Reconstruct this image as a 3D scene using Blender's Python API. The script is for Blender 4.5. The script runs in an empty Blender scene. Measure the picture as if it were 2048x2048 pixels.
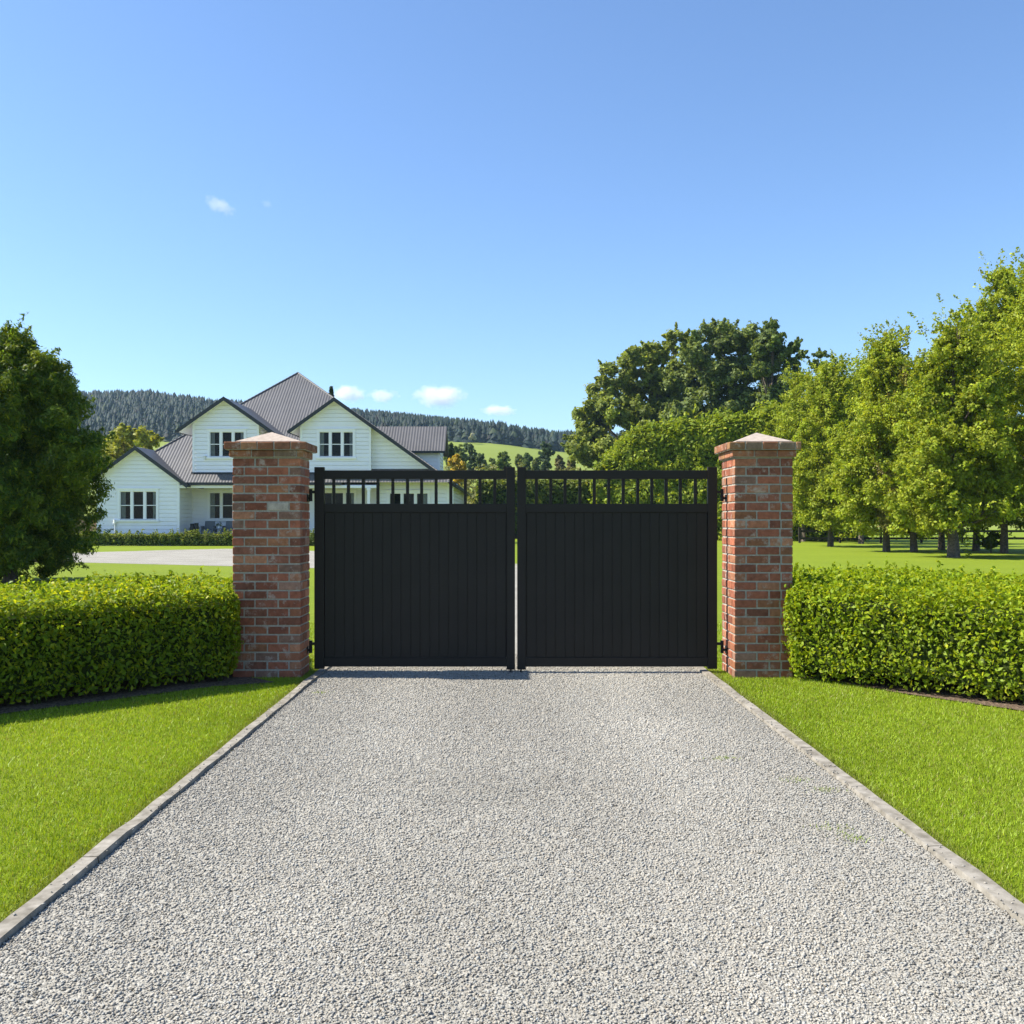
import bpy, math, random
import numpy as np
from mathutils import Vector, Matrix

# ------------------------------------------------------------------ camera, sky, sun, exposure
scene = bpy.context.scene
COL = scene.collection
FPX, CXP, CYP, CAMZ = 1950.0, 1011.0, 1040.0, 1.46      # focal length / principal point measured on a 2048 px frame

cam_d = bpy.data.cameras.new("camera")
cam_d.sensor_width = 36.0
cam_d.lens = FPX / 2048.0 * 36.0
cam_d.shift_x = (1024.0 - CXP) / 2048.0
cam_d.shift_y = (CYP - 1024.0) / 2048.0
cam_d.clip_start = 0.05
cam_d.clip_end = 12000.0
cam = bpy.data.objects.new("camera", cam_d)
COL.objects.link(cam)
cam.location = (0, 0, CAMZ)
cam.rotation_euler = (math.pi / 2, 0, 0)
scene.camera = cam

SUN_DIR = Vector((-0.95, 0.03, 1.0)).normalized()        # towards the sun
SUN_EL = math.asin(SUN_DIR.z)
SUN_AZ = math.atan2(SUN_DIR.x, SUN_DIR.y)
world = bpy.data.worlds.new("World")
scene.world = world
world.use_nodes = True
wn, wl = world.node_tree.nodes, world.node_tree.links
wn.clear()
sky = wn.new("ShaderNodeTexSky")
sky.sky_type = 'NISHITA'
sky.sun_disc = False
sky.sun_elevation = SUN_EL
sky.sun_rotation = SUN_AZ
sky.altitude = 0.0
sky.air_density = 1.0
sky.dust_density = 0.5
sky.ozone_density = 3.0
bg = wn.new("ShaderNodeBackground")
bg.inputs["Strength"].default_value = 0.10
wo = wn.new("ShaderNodeOutputWorld")
tintn = wn.new("ShaderNodeMix")
tintn.data_type = 'RGBA'; tintn.blend_type = 'MULTIPLY'
tintn.inputs[0].default_value = 1.0
tintn.inputs[7].default_value = (0.785, 0.90, 1.04, 1)
wl.new(sky.outputs[0], tintn.inputs[6])
wl.new(tintn.outputs[2], bg.inputs[0])
wl.new(bg.outputs[0], wo.inputs[0])

sun_d = bpy.data.lights.new("sun", 'SUN')
sun_d.energy = 4.9
sun_d.angle = math.radians(0.5)
sun_d.color = (1.0, 0.94, 0.84)
sun = bpy.data.objects.new("sun", sun_d)
COL.objects.link(sun)
sun.rotation_euler = SUN_DIR.to_track_quat('Z', 'Y').to_euler()
sun.location = (-30, 0, 40)

scene.view_settings.view_transform = 'Standard'
scene.view_settings.look = 'None'
scene.view_settings.exposure = 1.12
scene.view_settings.gamma = 1.0
scene.render.engine = 'CYCLES'
scene.cycles.max_bounces = 7
scene.cycles.diffuse_bounces = 3
scene.cycles.glossy_bounces = 3
scene.cycles.transmission_bounces = 5
scene.cycles.transparent_max_bounces = 12
scene.cycles.volume_bounces = 4
scene.cycles.sample_clamp_indirect = 6.0
scene.cycles.use_denoising = True
scene.cycles.use_adaptive_sampling = False

# ------------------------------------------------------------------ helpers
def wx(px, Y): return (px - CXP) / FPX * Y
def wz(py, Y): return CAMZ - (py - CYP) / FPX * Y

def origin(o):
    v = Vector((0, 0, 0))
    while o is not None:
        v += o.location
        o = o.parent
    return v

def link(name, me, parent=None):
    o = bpy.data.objects.new(name, me)
    COL.objects.link(o)
    if parent is not None:
        o.parent = parent
    return o

def tag(o, label=None, cat=None, group=None, kind=None):
    if label: o["label"] = label
    if cat: o["category"] = cat
    if group: o["group"] = group
    if kind: o["kind"] = kind
    return o

def thing(name, label, cat, loc=(0, 0, 0), group=None):
    o = link(name, None)
    o.location = loc
    o.empty_display_size = 0.2
    return tag(o, label, cat, group)

class MB:
    """collects faces and builds them as one mesh object"""
    def __init__(self, place=None):
        self.v, self.f, self.m, self.c = [], [], [], []
        self.place = place or (lambda u, v, o: (u, v, o))
        self.col = (1, 1, 1, 1)
        self.mi = 0
    def face(self, pts):
        n = len(self.v)
        self.v.extend(pts)
        self.f.append(tuple(range(n, n + len(pts))))
        self.m.append(self.mi)
        self.c.append(self.col)
    def mesh8(self, p):
        n = len(self.v)
        self.v.extend(p)
        for q in ((0, 3, 2, 1), (4, 5, 6, 7), (0, 1, 5, 4), (1, 2, 6, 5), (2, 3, 7, 6), (3, 0, 4, 7)):
            self.f.append(tuple(n + i for i in q))
            self.m.append(self.mi)
            self.c.append(self.col)
    def box(self, x0, x1, y0, y1, z0, z1):
        self.mesh8([(x0, y0, z0), (x1, y0, z0), (x1, y1, z0), (x0, y1, z0),
                    (x0, y0, z1), (x1, y0, z1), (x1, y1, z1), (x0, y1, z1)])
    def pbox(self, u0, u1, v0, v1, o0, o1):
        """box in wall coordinates: along, up, outwards"""
        P = self.place
        self.mesh8([P(u0, v0, o1), P(u1, v0, o1), P(u1, v0, o0), P(u0, v0, o0),
                    P(u0, v1, o1), P(u1, v1, o1), P(u1, v1, o0), P(u0, v1, o0)])
    def prism(self, base, off):
        """extrude polygon 'base' (3D points) by vector off"""
        n, k = len(self.v), len(base)
        self.v.extend(base)
        self.v.extend([tuple(Vector(p) + Vector(off)) for p in base])
        fs = [tuple(n + i for i in range(k))[::-1], tuple(n + k + i for i in range(k))]
        for i in range(k):
            j = (i + 1) % k
            fs.append((n + i, n + j, n + k + j, n + k + i))
        for q in fs:
            self.f.append(q); self.m.append(self.mi); self.c.append(self.col)
    def tube(self, pts, rads, seg=8, cap=True):
        pts = [Vector(p) for p in pts]
        rings = []
        for i, p in enumerate(pts):
            d = (pts[min(i + 1, len(pts) - 1)] - pts[max(i - 1, 0)]).normalized()
            a = Vector((0, 0, 1)) if abs(d.z) < 0.9 else Vector((1, 0, 0))
            u = d.cross(a).normalized()
            w = d.cross(u).normalized()
            n = len(self.v)
            for k in range(seg):
                t = 2 * math.pi * k / seg
                self.v.append(tuple(p + (u * math.cos(t) + w * math.sin(t)) * rads[i]))
            rings.append(n)
        for a, b in zip(rings, rings[1:]):
            for k in range(seg):
                self.f.append((a + k, a + (k + 1) % seg, b + (k + 1) % seg, b + k))
                self.m.append(self.mi); self.c.append(self.col)
        if cap:
            for r in (rings[0], rings[-1]):
                self.f.append(tuple(r + k for k in range(seg)))
                self.m.append(self.mi); self.c.append(self.col)
    def lathe(self, c, prof, seg=20):
        self.tube([(c[0], c[1], c[2] + z) for r, z in prof], [r for r, z in prof], seg)
    def build(self, name, mats, parent=None, bevel=0.0, smooth=False, label=None):
        off = origin(parent) if parent is not None else Vector((0, 0, 0))
        me = bpy.data.meshes.new(name)
        me.from_pydata([(p[0] - off.x, p[1] - off.y, p[2] - off.z) for p in self.v], [], self.f)
        mats = mats if isinstance(mats, (list, tuple)) else [mats]
        for m in mats: me.materials.append(m)
        if len(mats) > 1:
            me.polygons.foreach_set("material_index", self.m)
        a = me.attributes.new("tint", 'FLOAT_COLOR', 'FACE')
        a.data.foreach_set("color", np.array(self.c, dtype=np.float32).ravel())
        if smooth:
            me.polygons.foreach_set("use_smooth", [True] * len(self.f))
        me.update()
        o = link(name, me, parent)
        if bevel > 0:
            b = o.modifiers.new("bevel", 'BEVEL')
            b.width = bevel; b.segments = 2; b.limit_method = 'ANGLE'; b.angle_limit = math.radians(40)
        if label: o["label"] = label
        return o

def np_mesh(name, verts, quads, cols, mat, parent=None, off=(0, 0, 0)):
    """mesh from numpy arrays: verts (n,3), faces (m,k), per-face colour (m,3)"""
    verts = np.asarray(verts, dtype=np.float32) - np.array(off, dtype=np.float32)
    quads = np.asarray(quads, dtype=np.int32)
    m, k = quads.shape
    me = bpy.data.meshes.new(name)
    me.vertices.add(len(verts))
    me.vertices.foreach_set("co", verts.ravel())
    me.loops.add(m * k)
    me.loops.foreach_set("vertex_index", quads.ravel())
    me.polygons.add(m)
    me.polygons.foreach_set("loop_start", np.arange(0, m * k, k, dtype=np.int32))
    me.polygons.foreach_set("loop_total", np.full(m, k, dtype=np.int32))
    me.update(calc_edges=True)
    a = me.attributes.new("tint", 'FLOAT_COLOR', 'FACE')
    c4 = np.ones((m, 4), dtype=np.float32)
    c4[:, :3] = cols
    a.data.foreach_set("color", c4.ravel())
    me.materials.append(mat)
    return link(name, me, parent)

# ------------------------------------------------------------------ materials
def new_mat(name):
    m = bpy.data.materials.new(name)
    m.use_nodes = True
    n, l = m.node_tree.nodes, m.node_tree.links
    return m, n, l, n["Principled BSDF"], n["Material Output"]

def ramp(n, stops):
    r = n.new("ShaderNodeValToRGB")
    e = r.color_ramp.elements
    while len(e) > 1: e.remove(e[0])
    e[0].position = stops[0][0]; e[0].color = (*stops[0][1], 1)
    for p, c in stops[1:]:
        k = e.new(p); k.color = (*c, 1)
    return r

def noise(n, l, scale, detail=4, rough=0.55, coord="Object"):
    tc = n.new("ShaderNodeTexCoord")
    t = n.new("ShaderNodeTexNoise")
    t.inputs["Scale"].default_value = scale
    t.inputs["Detail"].default_value = detail
    t.inputs["Roughness"].default_value = rough
    l.new(tc.outputs[coord], t.inputs["Vector"])
    return t

def mixc(n, l, a, b, fac, mode='MIX'):
    m = n.new("ShaderNodeMix")
    m.data_type = 'RGBA'; m.blend_type = mode
    for sock, val in ((m.inputs[0], fac), (m.inputs[6], a), (m.inputs[7], b)):
        if hasattr(val, "is_linked"): l.new(val, sock)
        elif isinstance(val, (int, float)): sock.default_value = val
        else: sock.default_value = (*val, 1)
    return m.outputs[2]

def bump(n, l, h, bsdf, strength, dist):
    b = n.new("ShaderNodeBump")
    b.inputs["Strength"].default_value = strength
    b.inputs["Distance"].default_value = dist
    l.new(h, b.inputs["Height"])
    l.new(b.outputs[0], bsdf.inputs["Normal"])
    return b

def simple_mat(name, c1, c2, scale, rough=0.6, spec=0.5, bstr=0.0, bdist=0.01, metallic=0.0):
    m, n, l, b, o = new_mat(name)
    t = noise(n, l, scale)
    r = ramp(n, [(0.3, c1), (0.7, c2)])
    l.new(t.outputs[0], r.inputs[0])
    l.new(r.outputs[0], b.inputs["Base Color"])
    b.inputs["Roughness"].default_value = rough
    b.inputs["Specular IOR Level"].default_value = spec
    b.inputs["Metallic"].default_value = metallic
    if bstr: bump(n, l, t.outputs[0], b, bstr, bdist)
    return m

def tint_mat(name, rough=0.6, spec=0.4, trans=0.0, vary=0.0, scale=30, bstr=0.0, bdist=0.005, tgain=1.0):
    """base colour from the per-face tint; leaves also let light through"""
    m, n, l, b, o = new_mat(name)
    a = n.new("ShaderNodeAttribute"); a.attribute_name = "tint"
    c = a.outputs["Color"]
    if vary or bstr:
        t = noise(n, l, scale)
        if vary:
            r = ramp(n, [(0.25, (1 - vary,) * 3), (0.75, (1 + vary,) * 3)])
            l.new(t.outputs[0], r.inputs[0])
            c = mixc(n, l, c, r.outputs[0], 1.0, 'MULTIPLY')
        if bstr: bump(n, l, t.outputs[0], b, bstr, bdist)
    l.new(c, b.inputs["Base Color"])
    b.inputs["Roughness"].default_value = rough
    b.inputs["Specular IOR Level"].default_value = spec
    if trans > 0:
        tr = n.new("ShaderNodeBsdfTranslucent")
        tc = mixc(n, l, c, (1.25 * tgain, 1.15 * tgain, 0.5 * tgain), 1.0, 'MULTIPLY')
        l.new(tc, tr.inputs[0])
        mx = n.new("ShaderNodeMixShader")
        mx.inputs[0].default_value = trans
        l.new(b.outputs[0], mx.inputs[1]); l.new(tr.outputs[0], mx.inputs[2])
        l.new(mx.outputs[0], o.inputs[0])
    return m

M = {}
M["leaf"] = tint_mat("leaf", rough=0.5, spec=0.22, trans=0.48)
M["leaf_far"] = tint_mat("leaf_far", rough=0.6, spec=0.25, trans=0.42)
M["blade"] = tint_mat("grass_blade", rough=0.5, spec=0.35, trans=0.35)
M["needle"] = tint_mat("needle", rough=0.7, spec=0.2, trans=0.10)
M["stone"] = tint_mat("stone_chip", rough=0.85, spec=0.25)
M["bark"] = simple_mat("bark", (0.055, 0.042, 0.03), (0.17, 0.135, 0.10), 14, 0.9, 0.2, 0.8, 0.03)
M["twig"] = simple_mat("hedge_twig", (0.022, 0.034, 0.007), (0.045, 0.062, 0.014), 20, 0.9, 0.1)
M["black"] = simple_mat("black_powdercoat", (0.0150, 0.0124, 0.0100), (0.0185, 0.0155, 0.0125), 3, 0.5, 0.22, 0.05, 0.001)
M["iron"] = simple_mat("black_iron", (0.006, 0.006, 0.006), (0.010, 0.010, 0.010), 40, 0.5, 0.3)
M["white"] = simple_mat("white_paint", (0.84, 0.835, 0.875), (0.89, 0.885, 0.925), 1.3, 0.55, 0.4)
M["trim"] = simple_mat("white_trim", (0.86, 0.855, 0.89), (0.90, 0.895, 0.93), 2.0, 0.45, 0.4)
M["charcoal"] = simple_mat("charcoal_paint", (0.022, 0.025, 0.03), (0.032, 0.035, 0.04), 2.0, 0.5, 0.4)
M["soil"] = simple_mat("soil", (0.04, 0.028, 0.019), (0.26, 0.185, 0.13), 55, 0.95, 0.1, 1.0, 0.03)
M["concrete"] = simple_mat("kerb_concrete", (0.14, 0.125, 0.098), (0.31, 0.285, 0.24), 14, 0.9, 0.2, 0.8, 0.008)
M["capstone"] = simple_mat("capstone", (0.32, 0.265, 0.215), (0.43, 0.36, 0.30), 25, 0.85, 0.2, 0.3, 0.004)
M["mortar"] = simple_mat("mortar", (0.28, 0.255, 0.21), (0.42, 0.385, 0.325), 60, 0.95, 0.1, 0.6, 0.004)
M["timber"] = simple_mat("timber", (0.16, 0.10, 0.06), (0.28, 0.19, 0.12), 6, 0.8, 0.2, 0.3, 0.004)
M["dark_timber"] = simple_mat("dark_timber", (0.02, 0.017, 0.014), (0.045, 0.038, 0.03), 6, 0.85, 0.2, 0.3, 0.004)
M["deck"] = simple_mat("deck_boards", (0.20, 0.18, 0.16), (0.32, 0.29, 0.26), 5, 0.8, 0.2)
M["grey_weave"] = simple_mat("grey_weave", (0.10, 0.11, 0.125), (0.20, 0.215, 0.24), 40, 0.8, 0.2, 0.4, 0.01)
M["black_pot"] = simple_mat("black_glaze", (0.008, 0.008, 0.009), (0.02, 0.02, 0.022), 8, 0.35, 0.5)
M["curtain"] = simple_mat("curtain", (0.34, 0.36, 0.38), (0.50, 0.52, 0.54), 6, 0.9, 0.1)
M["interior"] = simple_mat("interior", (0.010, 0.011, 0.008), (0.030, 0.030, 0.022), 1.2, 0.9, 0.1)
M["conc_light"] = simple_mat("pale_fitting", (0.75, 0.75, 0.73), (0.82, 0.82, 0.8), 8, 0.5, 0.4)

def mk_brick():
    m, n, l, b, o = new_mat("brick")
    a = n.new("ShaderNodeAttribute"); a.attribute_name = "tint"
    t1 = noise(n, l, 22, 5, 0.65)
    r1 = ramp(n, [(0.25, (0.62, 0.60, 0.58)), (0.75, (1.32, 1.30, 1.26))])
    l.new(t1.outputs[0], r1.inputs[0])
    c = mixc(n, l, a.outputs["Color"], r1.outputs[0], 1.0, 'MULTIPLY')
    t2 = noise(n, l, 9, 6, 0.75)                           # lime bloom in patches
    r2 = ramp(n, [(0.55, (0, 0, 0)), (0.66, (0.75, 0.75, 0.75))])
    l.new(t2.outputs[0], r2.inputs[0])
    c = mixc(n, l, c, (0.46, 0.37, 0.30), r2.outputs[0])
    l.new(c, b.inputs["Base Color"])
    b.inputs["Roughness"].default_value = 0.9
    b.inputs["Specular IOR Level"].default_value = 0.2
    t3 = noise(n, l, 90, 4, 0.7)
    bump(n, l, t3.outputs[0], b, 0.7, 0.006)
    return m
M["brick"] = mk_brick()

def mk_roof(name, axis, c1, c2, freq):
    """ribbed metal roofing: ribs as bump along one axis"""
    m, n, l, b, o = new_mat(name)
    tc = n.new("ShaderNodeTexCoord")
    sp = n.new("ShaderNodeSeparateXYZ")
    l.new(tc.outputs["Object"], sp.inputs[0])
    mu = n.new("ShaderNodeMath"); mu.operation = 'MULTIPLY'
    mu.inputs[1].default_value = 2 * math.pi * freq
    l.new(sp.outputs[axis], mu.inputs[0])
    si = n.new("ShaderNodeMath"); si.operation = 'SINE'
    l.new(mu.outputs[0], si.inputs[0])
    t = noise(n, l, 0.8, 4)
    r = ramp(n, [(0.3, c1), (0.7, c2)])
    l.new(t.outputs[0], r.inputs[0])
    l.new(r.outputs[0], b.inputs["Base Color"])
    b.inputs["Roughness"].default_value = 0.5
    b.inputs["Specular IOR Level"].default_value = 0.4
    bump(n, l, si.outputs[0], b, 1.0, 0.007)
    return m
M["roof_x"] = mk_roof("ribbed_roofing", 0, (0.082, 0.079, 0.079), (0.106, 0.102, 0.102), 5.6)
M["roof_y"] = mk_roof("ribbed_roofing_side", 1, (0.082, 0.079, 0.079), (0.106, 0.102, 0.102), 5.6)

def mk_glass():
    m, n, l, b, o = new_mat("window_glass")
    tr = n.new("ShaderNodeBsdfTransparent")
    tr.inputs[0].default_value = (0.74, 0.78, 0.76, 1)
    gl = n.new("ShaderNodeBsdfGlossy")
    gl.inputs["Roughness"].default_value = 0.02
    fr = n.new("ShaderNodeFresnel"); fr.inputs[0].default_value = 1.32
    ad = n.new("ShaderNodeMath"); ad.operation = 'ADD'; ad.inputs[1].default_value = 0.0
    l.new(fr.outputs[0], ad.inputs[0])
    mx = n.new("ShaderNodeMixShader")
    l.new(ad.outputs[0], mx.inputs[0])
    l.new(tr.outputs[0], mx.inputs[1]); l.new(gl.outputs[0], mx.inputs[2])
    l.new(mx.outputs[0], o.inputs[0])
    return m
M["glass"] = mk_glass()

def mk_lawn():
    m, n, l, b, o = new_mat("lawn")
    t1 = noise(n, l, 0.35, 5, 0.6, "Object")
    t2 = noise(n, l, 7.0, 5, 0.7, "Object")
    t3 = noise(n, l, 110.0, 3, 0.7, "Object")
    r1 = ramp(n, [(0.3, (0.160, 0.215, 0.012)), (0.7, (0.190, 0.245, 0.017))])
    l.new(t1.outputs[0], r1.inputs[0])
    r2 = ramp(n, [(0.3, (0.80, 0.84, 0.8)), (0.7, (1.15, 1.12, 1.1))])
    l.new(t2.outputs[0], r2.inputs[0])
    r3 = ramp(n, [(0.3, (0.68, 0.72, 0.6)), (0.7, (1.3, 1.25, 1.2))])
    l.new(t3.outputs[0], r3.inputs[0])
    c = mixc(n, l, r1.outputs[0], r2.outputs[0], 1.0, 'MULTIPLY')
    c = mixc(n, l, c, r3.outputs[0], 1.0, 'MULTIPLY')
    l.new(c, b.inputs["Base Color"])
    b.inputs["Roughness"].default_value = 0.85
    b.inputs["Specular IOR Level"].default_value = 0.15
    bump(n, l, t3.outputs[0], b, 0.8, 0.02)
    return m
M["lawn"] = mk_lawn()

def mk_gravel():
    m, n, l, b, o = new_mat("gravel_bed")
    tc = n.new("ShaderNodeTexCoord")
    v = n.new("ShaderNodeTexVoronoi"); v.inputs["Scale"].default_value = 110
    l.new(tc.outputs["Object"], v.inputs["Vector"])
    bw = n.new("ShaderNodeRGBToBW")
    l.new(v.outputs["Color"], bw.inputs[0])
    r = ramp(n, [(0.10, (0.16, 0.151, 0.130)), (0.35, (0.26, 0.247, 0.213)), (0.65, (0.31, 0.295, 0.257)), (0.92, (0.38, 0.364, 0.32))])
    l.new(bw.outputs[0], r.inputs[0])
    t = noise(n, l, 0.8, 5, 0.6)
    r2 = ramp(n, [(0.35, (0.86, 0.85, 0.83)), (0.65, (1.08, 1.08, 1.07))])
    l.new(t.outputs[0], r2.inputs[0])
    c = mixc(n, l, r.outputs[0], r2.outputs[0], 1.0, 'MULTIPLY')
    l.new(c, b.inputs["Base Color"])
    b.inputs["Roughness"].default_value = 0.9
    b.inputs["Specular IOR Level"].default_value = 0.2
    inv = n.new("ShaderNodeMath"); inv.operation = 'SUBTRACT'; inv.inputs[0].default_value = 1.0
    l.new(v.outputs["Distance"], inv.inputs[1])
    bump(n, l, inv.outputs[0], b, 0.7, 0.006)
    return m
M["gravel"] = mk_gravel()

def mk_pasture():
    m, n, l, b, o = new_mat("pasture")
    t = noise(n, l, 0.02, 6, 0.6)
    r = ramp(n, [(0.3, (0.155, 0.195, 0.03)), (0.7, (0.20, 0.24, 0.045))])
    l.new(t.outputs[0], r.inputs[0])
    l.new(r.outputs[0], b.inputs["Base Color"])
    b.inputs["Roughness"].default_value = 0.9
    b.inputs["Specular IOR Level"].default_value = 0.1
    return m
M["pasture"] = mk_pasture()

# ------------------------------------------------------------------ ground, hill, driveway
def sheet(name, poly, z, mat, kind="structure"):
    b = MB()
    b.face([(x, y, z) for x, y in poly])
    o = b.build(name, mat)
    return tag(o, kind=kind)

sheet("lawn_ground", [(-1500, -300), (1500, -300), (1500, 1500), (-1500, 1500)], 0.0, M["lawn"])

KL0, KL1, KR0, KR1 = -1.806, -1.724, 1.856, 1.94       # kerb edges across the drive
drive = [(KL1, -6), (KR0, -6), (KR0, 24), (1.5, 28), (0.4, 32.4), (-1.2, 36), (-4.5, 41), (-9.3, 46.2), (-12.5, 49.2), (-14.2, 49.4),
         (-16, 47.8), (-17.5, 45.6), (-19.7, 43), (-26, 40.5), (-42, 38.5), (-42, 33), (-19, 34.2), (-14, 33.2),
         (-9.2, 31.0), (-5, 29.2), (-2.6, 26.5), (KL1, 23)]
sheet("driveway", drive, 0.004, M["gravel"])

def kerb(x0, x1, name, seed):
    rg = random.Random(seed)
    b = MB()
    y = -6.0
    ys = []
    while y < 23:
        ys.append(y); y += rg.uniform(0.18, 0.32)
    jl = [rg.gauss(0, 0.0028) for _ in ys]; jr = [rg.gauss(0, 0.0028) for _ in ys]; jz = [0.024 + rg.gauss(0, 0.003) for _ in ys]
    for i in range(len(ys) - 1):
        p = []
        for k in (i, i + 1):
            p.append([(x0 + jl[k], ys[k], -0.02), (x0 + jl[k] + .008, ys[k], jz[k]), (x1 + jr[k] - .008, ys[k], jz[k] + .002), (x1 + jr[k], ys[k], -0.02)])
        if i % 4 == 3:                                     # open joint between two kerb lengths
            f_ = lambda q: tuple(Vector(p[0][q]).lerp(Vector(p[1][q]), 1 - .007 / max(.05, ys[i + 1] - ys[i])))
            p[1] = [f_(q) for q in range(4)]
        for a in range(3):
            b.face([p[0][a], p[0][a + 1], p[1][a + 1], p[1][a]])
    return tag(b.build(name, M["concrete"]), kind="structure")
kerb(KL0, KL1, "kerb_edging", 3)
kerb(KR0, KR1, "kerb_edging", 5)

RNG = np.random.default_rng(11)
def smooth_noise(P, seed, scale):
    rg = np.random.default_rng(seed)
    out = np.zeros(len(P))
    for i in range(8):
        k = rg.normal(size=3); k = k / np.linalg.norm(k) * scale * (0.6 + 0.35 * i)
        out += np.sin(P @ k + rg.uniform(0, 6.28)) / (1 + 0.3 * i)
    return out / 4.0

# terrain: gentle pasture rising to a forested ridge
def ter_profile(px):
    xs = [-1500, -400, 0, 200, 300, 400, 560, 715, 800, 900, 1000, 1060, 1130, 1250, 1500, 2000, 3500]
    ridge = [860, 848, 832, 823, 821, 834, 846, 856, 864, 876, 888, 897, 899, 904, 910, 915, 915]
    past = [905, 895, 888, 886, 886, 885, 884, 884, 884, 883, 886, 895, 904, 908, 912, 915, 915]
    return np.interp(px, xs, past), np.interp(px, xs, ridge)
YP, YR = 430.0, 690.0
def terrain_z(px, Y):
    pp, rr = ter_profile(px)
    zp = CAMZ + (CYP - pp) / FPX * YP
    zr = CAMZ + (CYP - rr) / FPX * YR
    t1 = np.clip((Y - 140.0) / (YP - 140.0), 0, 1)
    t2 = np.clip((Y - YP) / (YR - YP), 0, 1)
    t3 = np.clip((Y - YR) / 400.0, 0, 1)
    z1 = zp * (t1 ** 1.25)
    return np.where(Y < YP, z1, zp + (zr - zp) * np.sin(t2 * math.pi / 2)) * (1 - t3 * 0.7) - 0.5

px_g = np.linspace(-1300, 3300, 140)
Y_g = np.concatenate([np.linspace(135, 430, 30), np.linspace(440, 1000, 30)])
PXG, YG = np.meshgrid(px_g, Y_g)
ZG = terrain_z(PXG.ravel(), YG.ravel())
VG = np.stack([wx(PXG.ravel(), YG.ravel()), YG.ravel(), ZG], 1)
VG[:, 2] += smooth_noise(VG * [1, 1, 0], 4, 0.02) * 1.0 * np.clip((VG[:, 1] - 180) / 100, 0, 1)
nx, ny = len(px_g), len(Y_g)
I, J = np.meshgrid(np.arange(nx - 1), np.arange(ny - 1))
q0 = (J * nx + I).ravel()
QG = np.stack([q0, q0 + 1, q0 + nx + 1, q0 + nx], 1)
hill = np_mesh("hill", VG, QG, np.ones((len(QG), 3)), M["pasture"])
hill.data.polygons.foreach_set("use_smooth", [True] * len(QG))
tag(hill, kind="structure")

# ------------------------------------------------------------------ foliage generators
def unit(v): return v / np.maximum(np.linalg.norm(v, axis=1, keepdims=True), 1e-9)

def leaf_quads(C, N, L, W, rg, droop=0.0, fold=0.25):
    n = len(C)
    N = unit(N)
    r = rg.normal(size=(n, 3)); r[:, 2] -= droop
    A = unit(r - N * np.sum(r * N, 1, keepdims=True))
    B = np.cross(N, A)
    s = (0.55 + 0.9 * rg.random((n, 1)))
    L = L * s; W = W * s
    V = np.empty((n, 4, 3))
    V[:, 0] = C - A * L / 2
    V[:, 1] = C + B * W / 2 + N * W * fold
    V[:, 2] = C + A * L / 2
    V[:, 3] = C - B * W / 2 + N * W * fold
    return V.reshape(-1, 3), np.arange(n * 4).reshape(n, 4)

def leaf_cols(n, base, alt, rg, amt=0.25, altp=0.3):
    c = np.tile(np.array(base), (n, 1))
    t = (rg.random((n, 1)) < altp) * rg.random((n, 1))
    c = c * (1 - t) + np.array(alt) * t
    return np.clip(c * (1 + amt * rg.normal(size=(n, 1))), 0.004, 0.6)

def crown_from_lobes(name, lobes, n, L, W, base, alt, mat, parent, off, seed, sub=9, subr=0.37, inner=0.55, up=0.35, droop=0.3, altp=0.35, sprays=0, spray=0.8, jit=0.2):
    rg = np.random.default_rng(seed)
    lob = np.array(lobes, dtype=float)
    c, r = lob[:, :3], lob[:, 3]
    # sub-clumps sit on the shell of each lobe
    cl, cr, out = [], [], []
    for ci, ri in zip(c, r):
        d = unit(rg.normal(size=(sub, 3)))
        rad = ri * (inner + (1 - inner) * rg.random((sub, 1)) ** 0.6)
        cl.append(ci + d * rad * [1, 1, 0.92]); cr.append(ri * subr * (0.6 + 0.8 * rg.random(sub))); out.append(d)
    cl = np.concatenate(cl); cr = np.concatenate(cr); out = np.concatenate(out)
    p = cr ** 2 / np.sum(cr ** 2)
    k = rg.choice(len(cl), n, p=p)
    d = unit(rg.normal(size=(n, 3)))
    rad = cr[k][:, None] * rg.random((n, 1)) ** 0.45
    P = cl[k] + d * rad * [1, 1, 0.75]
    P += rg.normal(size=(n, 3)) * cr[k][:, None] * jit
    N = 0.7 * d + 0.35 * out[k] + 0.55 * rg.normal(size=(n, 3)) + [0, 0, up]
    if sprays:                                             # leafy twigs reaching out of the crown
        ks = rg.choice(len(cl), sprays)
        ax = unit(out[ks] * [1, 1, .5] + rg.normal(size=(sprays, 3)) * .35 + [0, 0, .7])
        m_ = 34
        tt = rg.random((sprays, m_)) ** .8
        ll = spray * rg.uniform(.5, 1.3, (sprays, 1))
        SP = cl[ks][:, None, :] + out[ks][:, None, :] * cr[ks][:, None, None] * .5 + ax[:, None, :] * (ll * tt)[:, :, None]
        SP = SP + rg.normal(size=SP.shape) * (spray * .14 * (1.15 - tt))[:, :, None]
        P = np.concatenate([P, SP.reshape(-1, 3)]); N = np.concatenate([N, rg.normal(size=(sprays * m_, 3)) + [0, 0, .4]])
        k = np.concatenate([k, np.repeat(ks, m_)]); n = len(P)
    V, Q = leaf_quads(P, N, L, W, rg, droop)
    tone = 1 + 0.16 * rg.normal(size=len(cl))
    mixk = rg.random(len(cl)) ** 2
    col = leaf_cols(n, base, alt, rg, 0.2, altp) * tone[k][:, None]
    col = col * (1 - 0.35 * mixk[k][:, None]) + np.array(alt) * 0.35 * mixk[k][:, None]
    return np_mesh(name, V, Q, np.clip(col, 0.003, 0.7), mat, parent, off)

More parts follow.
